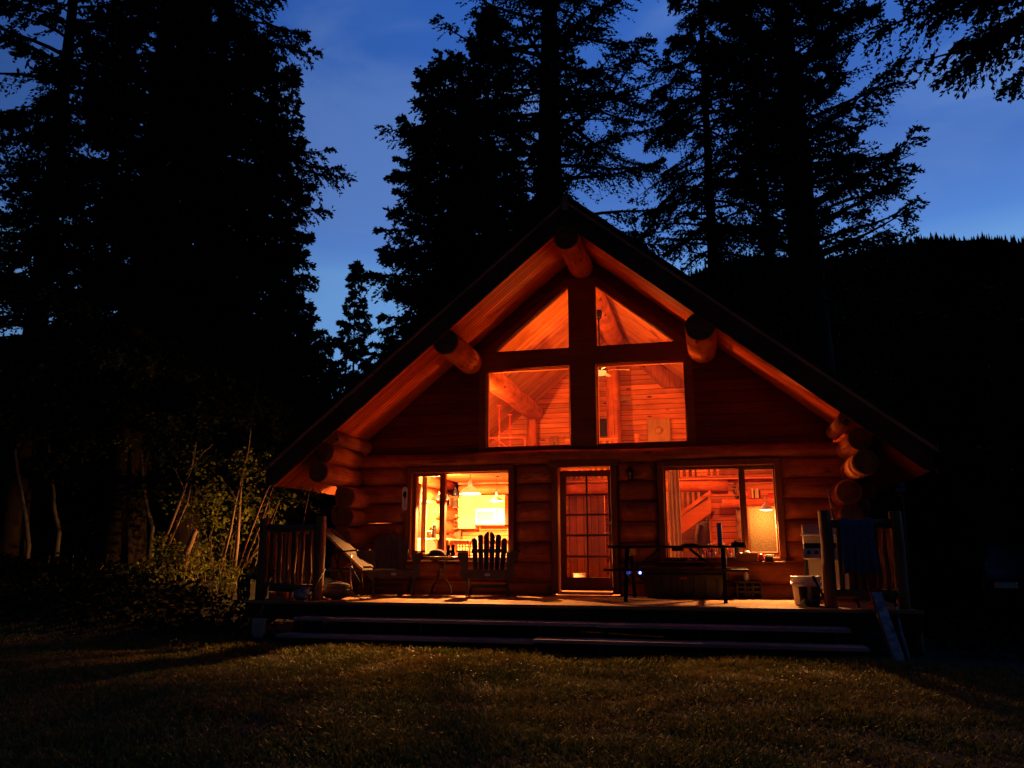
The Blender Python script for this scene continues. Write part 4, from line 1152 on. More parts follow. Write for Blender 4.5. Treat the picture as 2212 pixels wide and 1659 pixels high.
# side view runs along x: high end at the left, low end at the right
A = Vector((-.42, 0, 1.10)); B = Vector((.32, 0, .47))
m = MB(); d = (B - A); nrm = Vector((-d.z, 0, d.x)).normalized()
vs = []
for sg in (-1, 1):
    for q in (A, B):
        vs += [q + Vector((0, sg * .25, 0)) + nrm * .012, q + Vector((0, sg * .25, 0)) - nrm * .012]
m.add(vs, [(0, 2, 3, 1), (4, 5, 7, 6), (0, 4, 6, 2), (1, 3, 7, 5), (0, 1, 5, 4), (2, 6, 7, 3)]); m.build('backrest', dark_cloth, t)
for sg in (-1, 1):
    MB().tube([A + Vector((0, sg * .27, 0)), (A + B) / 2 + Vector((0, sg * .27, 0)), B + Vector((0, sg * .27, 0)), B + Vector((.03, sg * .24, -.02))], .021, 10).build('side_rail', pale_w, t)
    MB().bar((-.12, sg * .29, .70), (.28, sg * .29, .735), .05, .025).build('armrest', black, t)
    MB().tube([(-.16, sg * .28, .78), (-.03, sg * .28, .45), (.27, sg * .28, .0)], .014, 8).build('leg', blackm, t)
    MB().tube([(.16, sg * .26, .68), (.17, sg * .26, .3), (.2, sg * .26, .12)], .011, 8).build('leg', steel, t)
    MB().tube([(-.3, sg * .28, .0), (-.28, sg * .28, .5), (-.22, sg * .28, .82)], .014, 8).build('leg', blackm, t)
MB().box((-.3, -.25, .40), (.36, .25, .445), .015).build('seat', dark_cloth, t)
MB().tube([(.27, -.28, .02), (.27, .28, .02)], .012, 8).build('stretcher', blackm, t)

# ---- picnic table and its litter
t = thing('picnic_table', 'dark folding picnic table with benches standing before the right window', 'table', (0, 0, 0))
zt_ = AY(1450, 1178, -1.45).z; x0, x1 = AY(1312, 1180, -1.45).x, AY(1612, 1180, -1.45).x
MB().box((x0, -1.45, zt_ - .035), (x1, -.85, zt_), .01).build('table_top', blackm, t)
zb_ = AY(1450, 1229, -1.85).z; b0, b1 = AY(1303, 1231, -1.85).x, AY(1615, 1231, -1.85).x
for y0, y1 in ((-1.88, -1.62), (-.62, -.36)): MB().box((b0, y0, zb_ - .035), (b1 + .02, y1, zb_), .01).build('bench', blackm, t)
MB().box((1.5, -1.25, zt_ - .08), (1.68, -1.05, zt_ - .036), .004).build('latch', blackm, t)
for x in (AZ(1353, 1299, 0).x, AZ(1568, 1303, 0).x):
    for ys, ye in ((-1.80, -1.40), (-.42, -.9)):
        MB().bar((x, ys, .003), (x, ye, zt_ - .036), .055, .055).build('leg', blackm, t)
    MB().bar((x, -1.84, zb_ - .06), (x, -.4, zb_ - .06), .04, .045).build('crossbar', blackm, t)
    xm = 1.55; sg = 1 if x < xm else -1
    MB().bar((x + sg * .10, -1.6, zb_ - .02), (x + sg * .48, -1.3, zt_ - .05), .03, .03).build('brace', blackm, t)
    MB().box((x - .07, -.95, zt_ - .15), (x + .07, -.9, zt_ - .036), .004).build('bracket', pale_w, t)
p = AY(1555.5, 1178, -1.15)
t = thing('blue_tube', 'tall blue tube standing on the right end of the picnic table', 'tube', (p.x, -1.15, zt_ + .001))
MB().lathe([(.034, 0), (.036, .01), (.036, .32), (.034, .325)], n=20).build('tube_body', blue_p, t)
MB().lathe([(.037, .31), (.037, .335), (.01, .337)], n=20).build('lid', blue_p, t)
for lab, u, w, hgt in (('flat dark cloth heap on the middle of the picnic table', 1490, .13, .035), ('dark box lying on the right end of the picnic table', 1594, .1, .035)):
    p = AY(u, 1176, -1.2); t = thing('cloth_heap' if 'cloth' in lab else 'flat_box', lab, 'cloth' if 'cloth' in lab else 'box', (p.x, -1.2, zt_ + .001))
    if 'cloth' in lab: MB().lathe([(w, 0), (w * .95, hgt * .6), (w * .5, hgt), (.01, hgt * .8)], n=18, sy=.7).build('cloth', dark_cloth, t)
    else: MB().box((-w, -.07, 0), (w, .07, hgt), .008).build('carton', black, t); MB().box((-w - .003, -.073, hgt), (w + .003, .073, hgt + .012), .004).build('lid', black, t)
p = AY(1383.5, 1237, -.9)
t = thing('speaker', 'small dark speaker with a glowing blue light under the picnic table', 'speaker', (p.x, -.9, p.z - .07))
MB().lathe([(.05, 0), (.055, .01), (.055, .12), (.05, .13)], n=18).build('speaker_body', black, t)
MB().tube([(0, -.056, .07), (0, -.062, .07)], .021, 16).build('indicator', led_m, t)
MB().tube([(0, 0, .13), (0, 0, zt_ - .037 - (p.z - .07))], .004, 6).build('cord', black, t)

# ---- storage tote, crate
t = thing('storage_tote', 'large black storage tote with a small red label under the picnic table', 'tote', (1.64, -.52, .002))
def tub(mb, w0, w1, d0, d1, z0, z1, r=.04, n=5):
    vs = []
    for w, d, z in ((w0, d0, z0), (w1, d1, z1)):
        for cx_, cy_, a0 in ((1, 1, 0), (-1, 1, 90), (-1, -1, 180), (1, -1, 270)):
            for i in range(n):
                a = R(a0 + 90 * i / (n - 1)); vs.append((cx_ * (w - r) + r * math.cos(a), cy_ * (d - r) + r * math.sin(a), z))
    m = 4 * n
    mb.add(vs, [tuple(range(m))[::-1], tuple(range(m, 2 * m))] + [(i, (i + 1) % m, m + (i + 1) % m, m + i) for i in range(m)]); return mb
m = tub(MB(), .58, .63, .21, .24, 0, .34)
for k in range(-3, 4): m.box((k * .17 - .02, -.25, .05), (k * .17 + .02, -.222, .3), .006)
m.build('tub', black, t)
m = tub(MB(), .655, .655, .262, .262, .341, .365); tub(m, .63, .62, .24, .23, .366, .40); m.build('lid', black, t)
MB().box((-.06, -.266, .29), (.06, -.2625, .335)).build('red_label', paper_r, t)
for sx in (-1, 1): MB().box((sx * .64, -.09, .27), (sx * .70, .09, .37), .01).build('latch', black, t)
p = AZ(1607, 1289, 0)
t = thing('plastic_crate', 'small dark plastic crate with a pale bottle in it at the right of the tote', 'crate', (2.63, -.32, .002))
m = tub(MB(), .17, .19, .14, .16, 0, .02)
for z in (.09, .16, .235): frame = tub(m, .19, .19, .16, .16, z, z + .025)
for x in (-.18, -.06, .06, .18):
    for y in (-.155, .155): m.box((x - .012, y - .008, .02), (x + .012, y + .008, .24))
for y in (-.1, 0, .1):
    for x in (-.185, .185): m.box((x - .008, y - .012, .02), (x + .008, y + .012, .24))
m.build('basket', black, t)
b = thing('spray_bottle', 'pale spray bottle sticking out of the dark crate', 'bottle', (2.60, -.36, .264))
m = MB().lathe([(.04, -.0), (.042, .02), (.04, .08), (.02, .13), (.018, .16)], n=14); m.build('bottle_body', cream, b); MB().box((-.06, -.015, .162), (.03, .015, .195), .006).build('trigger', white_p, b)

# ---- on the outside sill
def sill(u, y=-.19): return AY(u, 1203, y).x
SZ = .567
t = thing('planter_box', 'plain wooden planter box on the right window sill', 'planter', ((sill(1588) + sill(1636)) / 2, -.2, SZ))
w = (sill(1636) - sill(1588)) / 2
MB().box((-w, -.07, 0), (w, -.052, .13), .003).box((-w, .052, 0), (w, .07, .13), .003).box((-w, -.051, 0), (-w + .018, .051, .13)).box((w - .018, -.051, 0), (w, .051, .13)).box((-w + .019, -.05, .004), (w - .019, .05, .1)).build('box', trim_x, t)
MB().ball((.02, 0, .13), (.045, .04, .035), 12, 8).ball((-.08, 0, .12), (.03, .03, .02), 10, 6).build('pebble', white_e, t)
t = thing('jar', 'red jar candle at the right end of the window sill', 'jar', (sill(1643), -.2, SZ)); MB().lathe([(.035, 0), (.045, .01), (.045, .085), (.035, .1)], n=16).build('jar_body', red_g, t); MB().lathe([(.037, .1), (.037, .115), (.01, .117)], n=16).build('lid', steel, t)
t = thing('gloves', 'pale work gloves on a dark tin at the far right of the window sill', 'gloves', (sill(1661), -.2, SZ)); MB().box((-.06, -.05, 0), (.06, .05, .07), .01).build('tin', black, t)
m = MB()
for k in range(4): m.tube([(-.07, -.04 + .025 * k, .085), (.0, -.045 + .027 * k, .092), (.075, -.05 + .03 * k, .088)], .013, 8)
m.build('fingers', cream, t)
t = thing('black_flask', 'tall black flask on the window sill right of the bottles', 'flask', (sill(1591.5), -.12, SZ)); MB().lathe([(.04, 0), (.043, .01), (.043, .24), (.038, .26), (.038, .3), (.036, .305)], n=18).build('flask_body', black, t); MB().lathe([(.039, .305), (.039, .33), (.01, .333)], n=18).build('cap', black, t)
t = thing('black_bottle', 'short black bottle standing before the window sill on the bench of the picnic table', 'bottle', (AY(1566, 1225, -.5).x, -.5, zb_ + .001)); MB().lathe([(.03, 0), (.033, .01), (.033, .2), (.015, .235), (.015, .25)], n=16).build('bottle_body', black, t); MB().lathe([(.018, .25), (.018, .275), (.01, .277)], n=14).build('cap', black, t)
for i, (u, w, lab) in enumerate(((1468, .13, 'longer flat black radio on the left of the window sill'), (1508, .11, 'shorter flat black box beside the radio on the window sill'))):
    t = thing('radio' if i == 0 else 'black_box', lab, 'radio' if i == 0 else 'box', (sill(u), -.2, SZ)); MB().box((-w, -.05, 0), (w, .05, .05), .008).build('case', black, t)
    for k in range(3 - i): MB().tube([(-w + .03 + .05 * k, -.0495, .026), (-w + .03 + .05 * k, -.057, .026)], .011, 10).build('knob', steel, t)
t = thing('note_pad', 'pale paper pad between the black boxes on the window sill', 'pad', (sill(1488), -.2, SZ)); MB().box((-.06, -.05, 0), (.06, .05, .03), .003).build('paper', cream, t); MB().box((-.061, -.051, .03), (.061, .051, .034), .001).build('cover', pale_wx, t)

# ---- on the walls
p = AY(874, 1077, -.17)
t = thing('thermometer', 'long pale oval thermometer board with a dark figure on the left log wall', 'thermometer', (p.x, -.158, p.z))
hh, ww = .21, .05
pts = [(ww * math.cos(a), hh - ww + ww * math.sin(a)) for a in [i * math.pi / 10 for i in range(11)]] + [(ww * math.cos(a), -hh + ww + ww * math.sin(a)) for a in [math.pi + i * math.pi / 10 for i in range(11)]]
MB().prism(pts, -.014, 0).build('board', white_p, t)
MB().prism([(-.03, .08), (-.02, .13), (.0, .12), (.02, .14), (.035, .09), (.03, .03), (.015, .0), (.0, -.03), (-.01, .02), (-.035, .04)], -.017, -.0142).build('dark_motif', pic_dark, t)
MB().tube([(.012, -.018, -.14), (.012, -.018, .0)], .005, 8).build('glass_tube', red_g, t)
p = AY(1361, 1022, -.22)
t = thing('wall_lantern', 'unlit black carriage lantern on the log wall right of the door', 'lantern', (p.x, -.14, p.z))
MB().box((-.04, -.01, -.09), (.04, .01, .1), .006).tube([(0, -.01, .07), (0, -.08, .13), (0, -.1, .1)], .009, 8).build('bracket', blackm, t)
MB().lathe([(.012, .13), (.02, .115), (.07, .06), (.075, .05)], (0, -.1, -.02), 6, False).lathe([(.05, -.115), (.055, -.105), (.03, -.13), (.01, -.14)][::-1], (0, -.1, 0), 6, False).build('cap', blackm, t)
m = MB()
for k in range(6):
    a = 2 * math.pi * k / 6; m.tube([(.062 * math.cos(a), -.1 + .062 * math.sin(a), .03), (.046 * math.cos(a), -.1 + .046 * math.sin(a), -.108)], .004, 5)
m.build('cage', blackm, t)
MB().lathe([(.044, -.105), (.058, .028)], (0, -.1, 0), 6, False).build('pane', glass, t)
MB().lathe([(.008, -.1), (.01, -.04), (.022, -.01), (.012, .02)], (0, -.1, 0), 12).build('bulb', white_p, t)

# ---- barbecue, bucket, boots at the right
t = thing('gas_barbecue', 'pale lidded gas barbecue with a front handle standing behind the right post', 'barbecue', (3.62, -1.05, .002), R(-4))
m = MB(); prof = [(-.26, .0), (-.27, .09), (-.2, .21), (-.08, .28), (.1, .28), (.22, .2), (.26, 0)]
m.prism([(a, .83 + b) for a, b in prof], -.2, .5, 'YZ'); m.build('hood', cream, t)
MB().tube([(-.24, -.33, .95), (.45, -.33, .95)], .018, 10).tube([(-.12, -.33, .95), (-.12, -.25, .93)], .01, 8).tube([(.4, -.33, .95), (.4, -.25, .93)], .01, 8).build('handle', white_p, t)
MB().box((-.2, -.28, .68), (.5, .26, .829), .01).build('firebox', blackm, t)
pnl = MB().box((-.215, -.335, .60), (.5, -.29, .76), .008, (R(-14), 0, 0)); pn = pnl.build('control_panel', steel, t)
for k in range(4): MB().tube([(-.14 + .1 * k, -.335, .69), (-.14 + .1 * k, -.375, .70)], .028, 12).build('knob', black, pn)
MB().box((-.16, -.2, .09), (.48, .22, .6), .01).build('cabinet', cream, t)
for x in (-.18, .46):
    for y in (-.2, .2): MB().box((x - .02, y - .02, 0), (x + .02, y + .02, .68), .004).build('leg', blackm, t)
p = AZ(1757, 1303, 0)
t = thing('white_bucket', 'white plastic bucket on the right front edge of the deck', 'bucket', (3.33, -1.95, .002))
MB().lathe([(.155, 0), (.165, .01), (.19, .34), (.2, .35), (.2, .375), (.185, .38), (.178, .375), (.155, .02), (.001, .015)], n=28).build('pail', white_p, t)
MB().lathe([(.192, .26), (.206, .265), (.206, .285), (.193, .29)], n=28).build('rim', white_p, t)
MB().tube([(-.2, 0, .31)] + [(-.21 * math.cos(a), -.19 * math.sin(a), .31 - .1 * math.sin(a)) for a in [i * math.pi / 10 for i in range(1, 10)]] + [(.2, 0, .31)], .005, 6).build('handle', steel, t)
def boot(x, y, rz, label):
    b = thing('boot', label, 'boot', (x, y, .002), rz, 'pair of black boots by the white bucket')
    m = MB(); m.tube([(0, 0, .05), (0, 0, .1), (.0, .005, .2), (0, .01, .245)], [.052, .05, .056, .06], 14, cap=False); m.ball((0, -.08, .05), (.05, .12, .05), 14, 8); m.build('boot_upper', rubber, b)
    MB().prism([(.045 * math.cos(a) + 0, -.07 + .135 * math.sin(a)) for a in [i * 2 * math.pi / 16 for i in range(16)]], 0, .02, 'XY').build('sole', rubber, b)
boot(3.26, -2.22, R(12), 'left black rubber boot of the pair before the white bucket')
boot(3.42, -2.22, R(-8), 'right black rubber boot of the pair before the white bucket')
t = thing('dark_stick', 'short dark handle leaning on the white bucket', 'handle', (3.49, -2.15, .002), R(0))
MB().tube([(.07, .0, .0), (.0, .0, .2), (-.06, .01, .33)], .016, 10).build('shaft', black, t); MB().tube([(-.058, .01, .325), (-.085, .014, .385)], .021, 10).build('grip', rubber, t)

# towel over the right rail
t = thing('towel', 'dark blue towel hung over the right deck railing', 'towel', (0, 0, 0))
m = MB(); n = 40; rows = []
x0, x1 = AY(1813, 1130, -2.62).x, AY(1886, 1130, -2.62).x
for (dy, z, ins) in ((-.015, .66, 0.02), (.06, .95, .01), (.062, 1.06, 0), (.03, 1.118, 0), (-.0, 1.131, 0), (-.04, 1.12, 0), (-.066, 1.06, 0), (-.08, .9, .0), (-.085, .72, -.005), (-.085, .53, -.008), (-.083, .42, -.012)):
    row = []
    for i in range(n + 1):
        s_ = i / n; low = max(0, (1.06 - z)) if dy < 0 else .1
        wv = (.012 + .05 * low) * math.sin(s_ * 15 + .8 * math.sin(3 * s_)) + .02 * low * math.sin(s_ * 31)
        zz = z + (.035 * math.sin(s_ * 5 + 1) + .10 * s_ - .03 if z < .6 and dy < 0 else 0) + (.012 * math.sin(s_ * 9) if z > 1.1 else 0)
        row.append((x0 + ins + (x1 - x0 - 2 * ins) * s_, -2.55 + dy * 1.12 - abs(wv) * (1 if dy < 0 else -.4), zz))
    rows.append(row)
vs = [p for r_ in rows for p in r_]
m.add(vs, [(j * (n + 1) + i, j * (n + 1) + i + 1, (j + 1) * (n + 1) + i + 1, (j + 1) * (n + 1) + i) for j in range(len(rows) - 1) for i in range(n)], True)
o = m.build('cloth', denim, t); sd = o.modifiers.new('thickness', 'SOLIDIFY'); sd.thickness = .008
# rods
def rod(label, a, b, foot, r0=.012, mt=black, tip=steel):
    a = Vector(a); b = Vector(b)
    t = thing('fishing_rod', label, 'fishing rod', foot, 0, 'fishing rods leaning on the railings'); f = Vector(foot)
    MB().tube([f - f, (a - f) , (a + (b - a) * .25) - f], [r0, r0, r0 * .8], 8).build('grip', mt, t)
    MB().tube([(a + (b - a) * .25) - f, (a + (b - a) * .6) - f, b - f], [.007, .0045, .002], 6).build('blank', tip, t)
    m = MB()
    for k in (.4, .6, .8): q = a + (b - a) * k - f; m.tube([q, q + Vector((.018, -.012, 0))], .004, 6)
    m.build('guides', steel, t)
a = AY(655, 1128, -2.42); b = AY(671, 1050, -2.42)
rod('fishing rod standing up behind the left deck railing', a, b, (a.x - .17, -2.42, .002))
a = AY(1801, 1118, -2.42); b = AY(1782, 1043, -2.42)
rod('fishing rod standing up behind the right deck railing', a, b, (a.x + .22, -2.42, .002))

# ---- bags at the left
t = thing('backpack', 'brown canvas backpack lying at the foot of the left front post', 'backpack', (-3.50, -2.28, .002), R(8))
m = MB(); m.ball((0, 0, .09), (.22, .17, .095), 22, 12, .06).ball((.02, .01, .19), (.19, .14, .06), 18, 8, .06); m.build('bag_body', pack_cloth, t)
MB().ball((.17, -.06, .09), (.09, .1, .06), 14, 8, .08).build('pocket', pack_cloth, t)
MB().tube([(.2, -.05, .13), (.3, -.08, .06), (.42, -.1, .012), (.5, -.06, .01)], .014, 6, sq=.5).tube([(-.1, -.1, .25), (0, -.12, .27), (.1, -.1, .25)], .012, 6).build('strap', pack_cloth, t)
t = thing('crumpled_bag', 'pale crumpled bag on the deck edge under the left rail', 'bag', (-3.88, -2.66, .002))
MB().ball((0, 0, .085), (.13, .1, .085), 20, 12, .22).ball((.07, -.03, .14), (.06, .06, .05), 12, 7, .25).build('bag_body', plain('grey_plastic_film', (.3, .3, .33), .35, var=.4, scale=12, bump=.5), t); MB().ball((.11, -.02, .17), (.03, .03, .03), 8, 5, .4).build('knot', plain('grey_film_knot', (.3, .3, .33), .35), t)
t = thing('tray', 'small tan wooden tray on the deck behind the left rail', 'tray', (-4.43, -2.3, .002))
MB().box((-.15, -.1, 0), (.15, .1, .015), .004).box((-.15, -.1, .016), (-.135, .1, .1)).box((.135, -.1, .016), (.15, .1, .1)).build('tray_body', pale_w, t); MB().box((-.134, .085, .016), (.134, .1, .1)).build('back_lip', pale_w, t)
# shovel against the left rail
f = AZ(575, 1375, GZ + .03); tp = AY(588, 1232, -2.74)
t = thing('shovel', 'D handled shovel leaning on the outside of the left railing', 'shovel', (f.x, -3.15, GZ))
tp = Vector((tp.x, -2.72, tp.z)) - Vector((f.x, -3.15, GZ)); bs = Vector((0, 0, .3))
MB().tube([bs, tp - (tp - bs).normalized() * .1], .016, 10).build('shaft', furn_w, t)
u_ = (tp - bs).normalized(); q = tp - u_ * .1
MB().tube([q, q + u_ * .04 + Vector((-.05, 0, 0)), tp + Vector((-.06, 0, 0)), tp + Vector((.06, 0, 0)), q + u_ * .04 + Vector((.05, 0, 0)), q], .012, 8).build('grip', black, t)
m = MB(); m.prism([(-.11, .3), (.11, .3), (.11, .1), (.06, .02), (0, .0), (-.06, .02), (-.11, .1)], -.005, .005); m.build('blade', steel, t)
f = AZ(583, 1385, GZ + .03)
t = thing('rake_handle', 'thin dark pole leaning on the outside of the left railing', 'pole', (f.x + .05, -3.1, GZ)); MB().tube([(0, 0, .02), (.32, .42, 1.0)], .011, 8).build('shaft', blackm, t); m = MB().box((-.16, -.01, 0), (.16, .01, .03), .004)
for k in range(9): m.tube([(-.15 + .0375 * k, 0, .0), (-.15 + .0375 * k, -.05, -.015)], .004, 5)
m.build('tines', blackm, t)
# coil of hose on the outside of the left post
t = thing('garden_hose', 'black garden hose coiled on the outside of the left deck post', 'hose', (-4.84, -2.62, .16))
m = MB()
pts = []
for k in range(150):
    a = k / 150 * 2 * math.pi * 6; rr = .025 + .13 * k / 150 + .012 * math.sin(k * .9)
    pts.append((-.02 + .012 * math.sin(k * .37), rr * .8 * math.cos(a) * .9 , rr * 1.5 * math.sin(a)))
m.tube([(p[1], p[0] - .01 * (i // 25) , p[2]) for i, p in enumerate(pts)], .016, 8); m.tube([(.1, -.03, -.28), (.0, -.1, -.5), (-.3, -.25, -.62), (-.55, -.3, -.60)], .016, 8); m.build('coil', rubber, t)
MB().box((-.03, .0, .14), (.2, .03, .19), .006).build('bracket', blackm, t)
# planks leaning at the right
f = AY(1945, 1432, -3.62); tp = AY(1893, 1280, -2.9)
t = thing('leaning_board', 'broad mottled pale board leaning against the right end of the deck', 'board', (f.x, -3.62, GZ))
o = Vector((f.x, -3.62, GZ)); MB().bar((0, 0, .01), tp - o, .115, .03).build('plank', bluish_w, t)
MB().bar((-.07, .022, .02), tp - o + Vector((-.07, .022, .02)), .02, .05).build('edge_strip', furn_w, t)
f = AY(1962, 1400, -3.3); tp = AY(1936, 1310, -2.75); o = Vector((f.x, -3.3, GZ))
t = thing('leaning_pole', 'thin pale pole leaning beside the broad board', 'pole', tuple(o)); MB().tube([(0, 0, 0), (tp - o) * .5 + Vector((-.02, 0, .02)), tp - o], [.02, .018, .014], 8).build('shaft', bluish_w, t); MB().tube([tp - o, (tp - o) * 1.04], .018, 8).build('grip', black, t)
p = AY(1945, 1050, .8)
t = thing('small_sign', 'small pale sign board on a dark post right of the cabin', 'sign', (p.x, .8, float(ground_z(p.x, .8))))
hz = p.z - float(ground_z(p.x, .8)); MB().box((-.08, 0, hz - .09), (.08, .012, hz - .02)).box((-.075, 0, hz + .0), (.08, .012, hz + .06)).build('board', plain('faded_blue_board', (.25, .3, .42), .6), t); MB().tube([(0, .05, -.1), (0, .05, hz + .1)], .035, 10).build('post', fascia_w, t)

# ================================================================== TREES
def unit(a): return a / np.maximum(np.linalg.norm(a, axis=-1, keepdims=True), 1e-9)
def conifer(label, x, y, H, r0, crown0, Lmax, limbs, seed, droop=.35, twig=1.0, size=.12, dens=1.0, power=.75, open_=0., e_top=25, e_bot=-12, bare=0., td=(1, 0), longp=.1, name='conifer', group=None, lean=(0, 0), gap=0.):
    """trunk with drooping limbs, side twigs and thousands of needle sprays"""
    rg = np.random.default_rng(seed); rnd = random.Random(seed)
    z0 = float(ground_z(x, y)) - .1
    t = thing(name, label, 'tree', (x, y, z0), 0, group)
    mb = MB(); m = 14
    def axis(h):
        f = h / H; return np.array([lean[0] * f * H + .12 * math.sin(3 * f + seed), lean[1] * f * H + .1 * math.cos(2.6 * f + seed), h])
    mb.tube([tuple(axis(H * k / m)) for k in range(m + 1)], [max(.012, r0 * (1.25 if k == 0 else 1) * (1 - k / m) ** .85) for k in range(m + 1)], 12)
    P0 = []; D0 = []; W0 = []
    limbs = int(limbs * 1.45)
    for k in range(limbs):
        tt = (k + rnd.random()) / limbs
        h = H * (crown0 + (1 - crown0) * tt)
        L = Lmax * ((1 - tt) ** power) * (.5 + .68 * rnd.random()) + .22
        if rnd.random() < longp: L *= 1.28
        if tt < .12: L *= .75 + 2 * tt
        az = k * 2.399 + rnd.uniform(-.7, .7)
        e0 = math.radians(e_bot + (e_top - e_bot) * tt + rnd.uniform(-13, 13))
        o = axis(h); n = 8; pts = []
        dr = droop * rnd.uniform(.6, 1.3)
        for i in range(n):
            s = i / (n - 1); rr = L * s * math.cos(e0); zz = L * (math.sin(e0) * s - dr * s * s * .8 + dr * .55 * s ** 4)
            a2 = az + .12 * math.sin(s * 4 + k)
            pts.append(o + np.array([math.cos(a2) * rr, math.sin(a2) * rr, zz]))
        rl = max(.012, min(r0 * .28 * (1 - h / H) ** .4, .018 * L + .012))
        mb.tube([tuple(p) for p in pts], [max(.006, rl * (1 - i / (n - 1)) ** .8) for i in range(n)], 5, cap=False)
        if rnd.random() < bare: continue
        pts = np.array(pts)
        s0 = .12 + .25 * open_ * rnd.random()
        nt = max(6, int(L * 15 * twig * (td[0] + td[1] * tt)))
        ss = s0 + (1 - s0) * rg.random(nt) ** .85
        f = ss * (n - 1); i0 = np.minimum(f.astype(int), n - 2); fr = (f - i0)[:, None]
        base = pts[i0] * (1 - fr) + pts[i0 + 1] * fr
        dirs = unit(pts[i0 + 1] - pts[i0])
        side = np.where(rg.random(nt) < .5, -1., 1.)[:, None]
        lat = unit(np.cross(dirs, [0, 0, 1.])) * side
        bl = (.18 + .40 * L * (1 - ss) ** .7 * rg.uniform(.4, 1., nt)).clip(.15, 1.25)[:, None]
        bd = unit(dirs * rg.uniform(.5, 1.1, (nt, 1)) + lat * rg.uniform(.4, 1.1, (nt, 1)) + np.array([0, 0, 1.]) * rg.uniform(-.75, .1, (nt, 1)))
        kk = max(7, int(18 * dens))
        for q in range(kk):
            w = (q + rg.random(nt)[:, None]) / kk
            P0.append(base + bd * bl * w + np.array([0, 0, -1.]) * (bl * w * w * .35)); D0.append(unit(bd + rg.normal(0, .55, (nt, 3)))); W0.append(np.full(nt, 1.))
        # the limb's own tip
        P0.append(pts[-3:].repeat(3, 0) + rg.normal(0, .06, (9, 3))); D0.append(unit(dirs[:1].repeat(9, 0) + rg.normal(0, .5, (9, 3)))); W0.append(np.full(9, 1.))
    # leader
    P0.append(np.array([axis(H * (1 - .04 * q)) for q in rg.random(60)])); D0.append(unit(rg.normal(0, 1, (60, 3)) + [0, 0, .6])); W0.append(np.ones(60))
    P = np.concatenate(P0); D = np.concatenate(D0); N = len(P)
    if gap > 0:
        ph = np.sin(P[:, 0] * 1.9 + seed) * np.sin(P[:, 2] * 2.3 + seed * 2) * np.sin(P[:, 1] * 1.7 + seed)
        kp = ph < (.35 - gap * .5) ; P, D = P[kp], D[kp]; N = len(P)
    l = size * rg.uniform(.6, 1.4, (N, 1)); w = l * rg.uniform(.16, .34, (N, 1))
    A = unit(np.cross(D, rg.normal(0, 1, (N, 3)))); B = np.cross(D, A)
    V = np.concatenate([P - A * w * .3, P + D * l * .45 + A * w, P + D * l, P + D * l * .45 - A * w + B * w * .5])
    I = np.arange(N); F = np.stack([I, I + N, I + 2 * N, I + 3 * N], 1)
    mb.build('trunk', bark, t)
    fastmesh('crown', V, F, needle, t)
    return t
TG = 'dark conifers round the cabin'
def ctree(label, u, v, y, **kw):
    p = AY(u, v, y); return conifer(label, p.x, y, group=TG, **kw)
ctree('tall dark conifer with a thick trunk at the far left edge', 112, 400, 3, H=23, r0=.34, crown0=.18, Lmax=3.7, limbs=120, seed=1, open_=.6, droop=.4, gap=.25, bare=.06)
ctree('massive dark conifer with a reddish lower trunk left of the bushes', 286, 900, 4, H=26, r0=.52, crown0=.14, Lmax=3.6, limbs=150, seed=2, droop=.45, dens=1.1)
ctree('broad dark conifer whose long drooping boughs reach into the left of the sky gap', 455, 500, 6, H=27, r0=.4, crown0=.10, Lmax=3.9, limbs=200, seed=3, droop=.5, e_top=14, dens=1.1, power=.55, twig=.9)
ctree('slender dark spruce in front of the left edge of the sky gap', 598, 500, 8.5, H=17.2, r0=.17, crown0=.06, Lmax=2.0, limbs=110, seed=4, droop=.3, e_bot=-22, e_top=10, power=.8)
ctree('bushy dark conifer filling the gap behind the massive left trunk', 385, 700, 11, H=23, r0=.3, crown0=.04, Lmax=3.6, limbs=150, seed=5, droop=.4)
ctree('dark conifer deep in the wood at the far left', 30, 900, 9, H=17, r0=.3, crown0=.04, Lmax=3.4, limbs=110, seed=6, droop=.4, gap=.2)
ctree('dark conifer between the two thick trunks at the left', 205, 700, 10, H=24, r0=.3, crown0=.05, Lmax=3.2, limbs=130, seed=16, droop=.4, gap=.15)
ctree('small distant spruce standing alone in the sky gap', 766, 700, 36, H=20.0, r0=.16, crown0=.05, Lmax=3.0, limbs=80, seed=7, droop=.25, e_bot=-20, e_top=5, size=.24, power=.9, twig=.8)
ctree('low dark conifer at the foot of the sky gap', 848, 760, 30, H=13.0, r0=.15, crown0=.03, Lmax=1.9, limbs=90, seed=8, droop=.2, size=.2)
ctree('low bushy conifer left of the lone spruce', 690, 800, 24, H=11.6, r0=.15, crown0=.03, Lmax=2.4, limbs=90, seed=18, droop=.2, size=.145)
ctree('dense pointed spruce rising left of the cabin ridge', 962, 300, 17, H=22.6, r0=.3, crown0=.04, Lmax=3.7, limbs=230, seed=9, droop=.22, e_bot=-15, e_top=24, power=.45, dens=1.15, size=.145)
ctree('dense dark spruce between the pointed one and the straight black trunk', 1052, 300, 19, H=26.5, r0=.3, crown0=.05, Lmax=4.6, limbs=230, seed=10, droop=.25, power=.6, size=.145)
ctree('giant conifer with a thick straight black trunk right behind the ridge', 1186, 350, 13.5, H=33, r0=.80, crown0=.20, Lmax=5.6, limbs=165, seed=11, droop=.3, open_=.75, e_bot=-4, gap=.15, twig=1.0, size=.12, bare=.05, power=.5)
ctree('thin trunked conifer with a bare lower stem right of the ridge', 1528, 450, 13, H=27, r0=.27, crown0=.36, Lmax=3.6, limbs=95, seed=12, droop=.35, open_=.7, gap=.15, twig=.9, size=.105, bare=.05, td=(.7, 2.2))
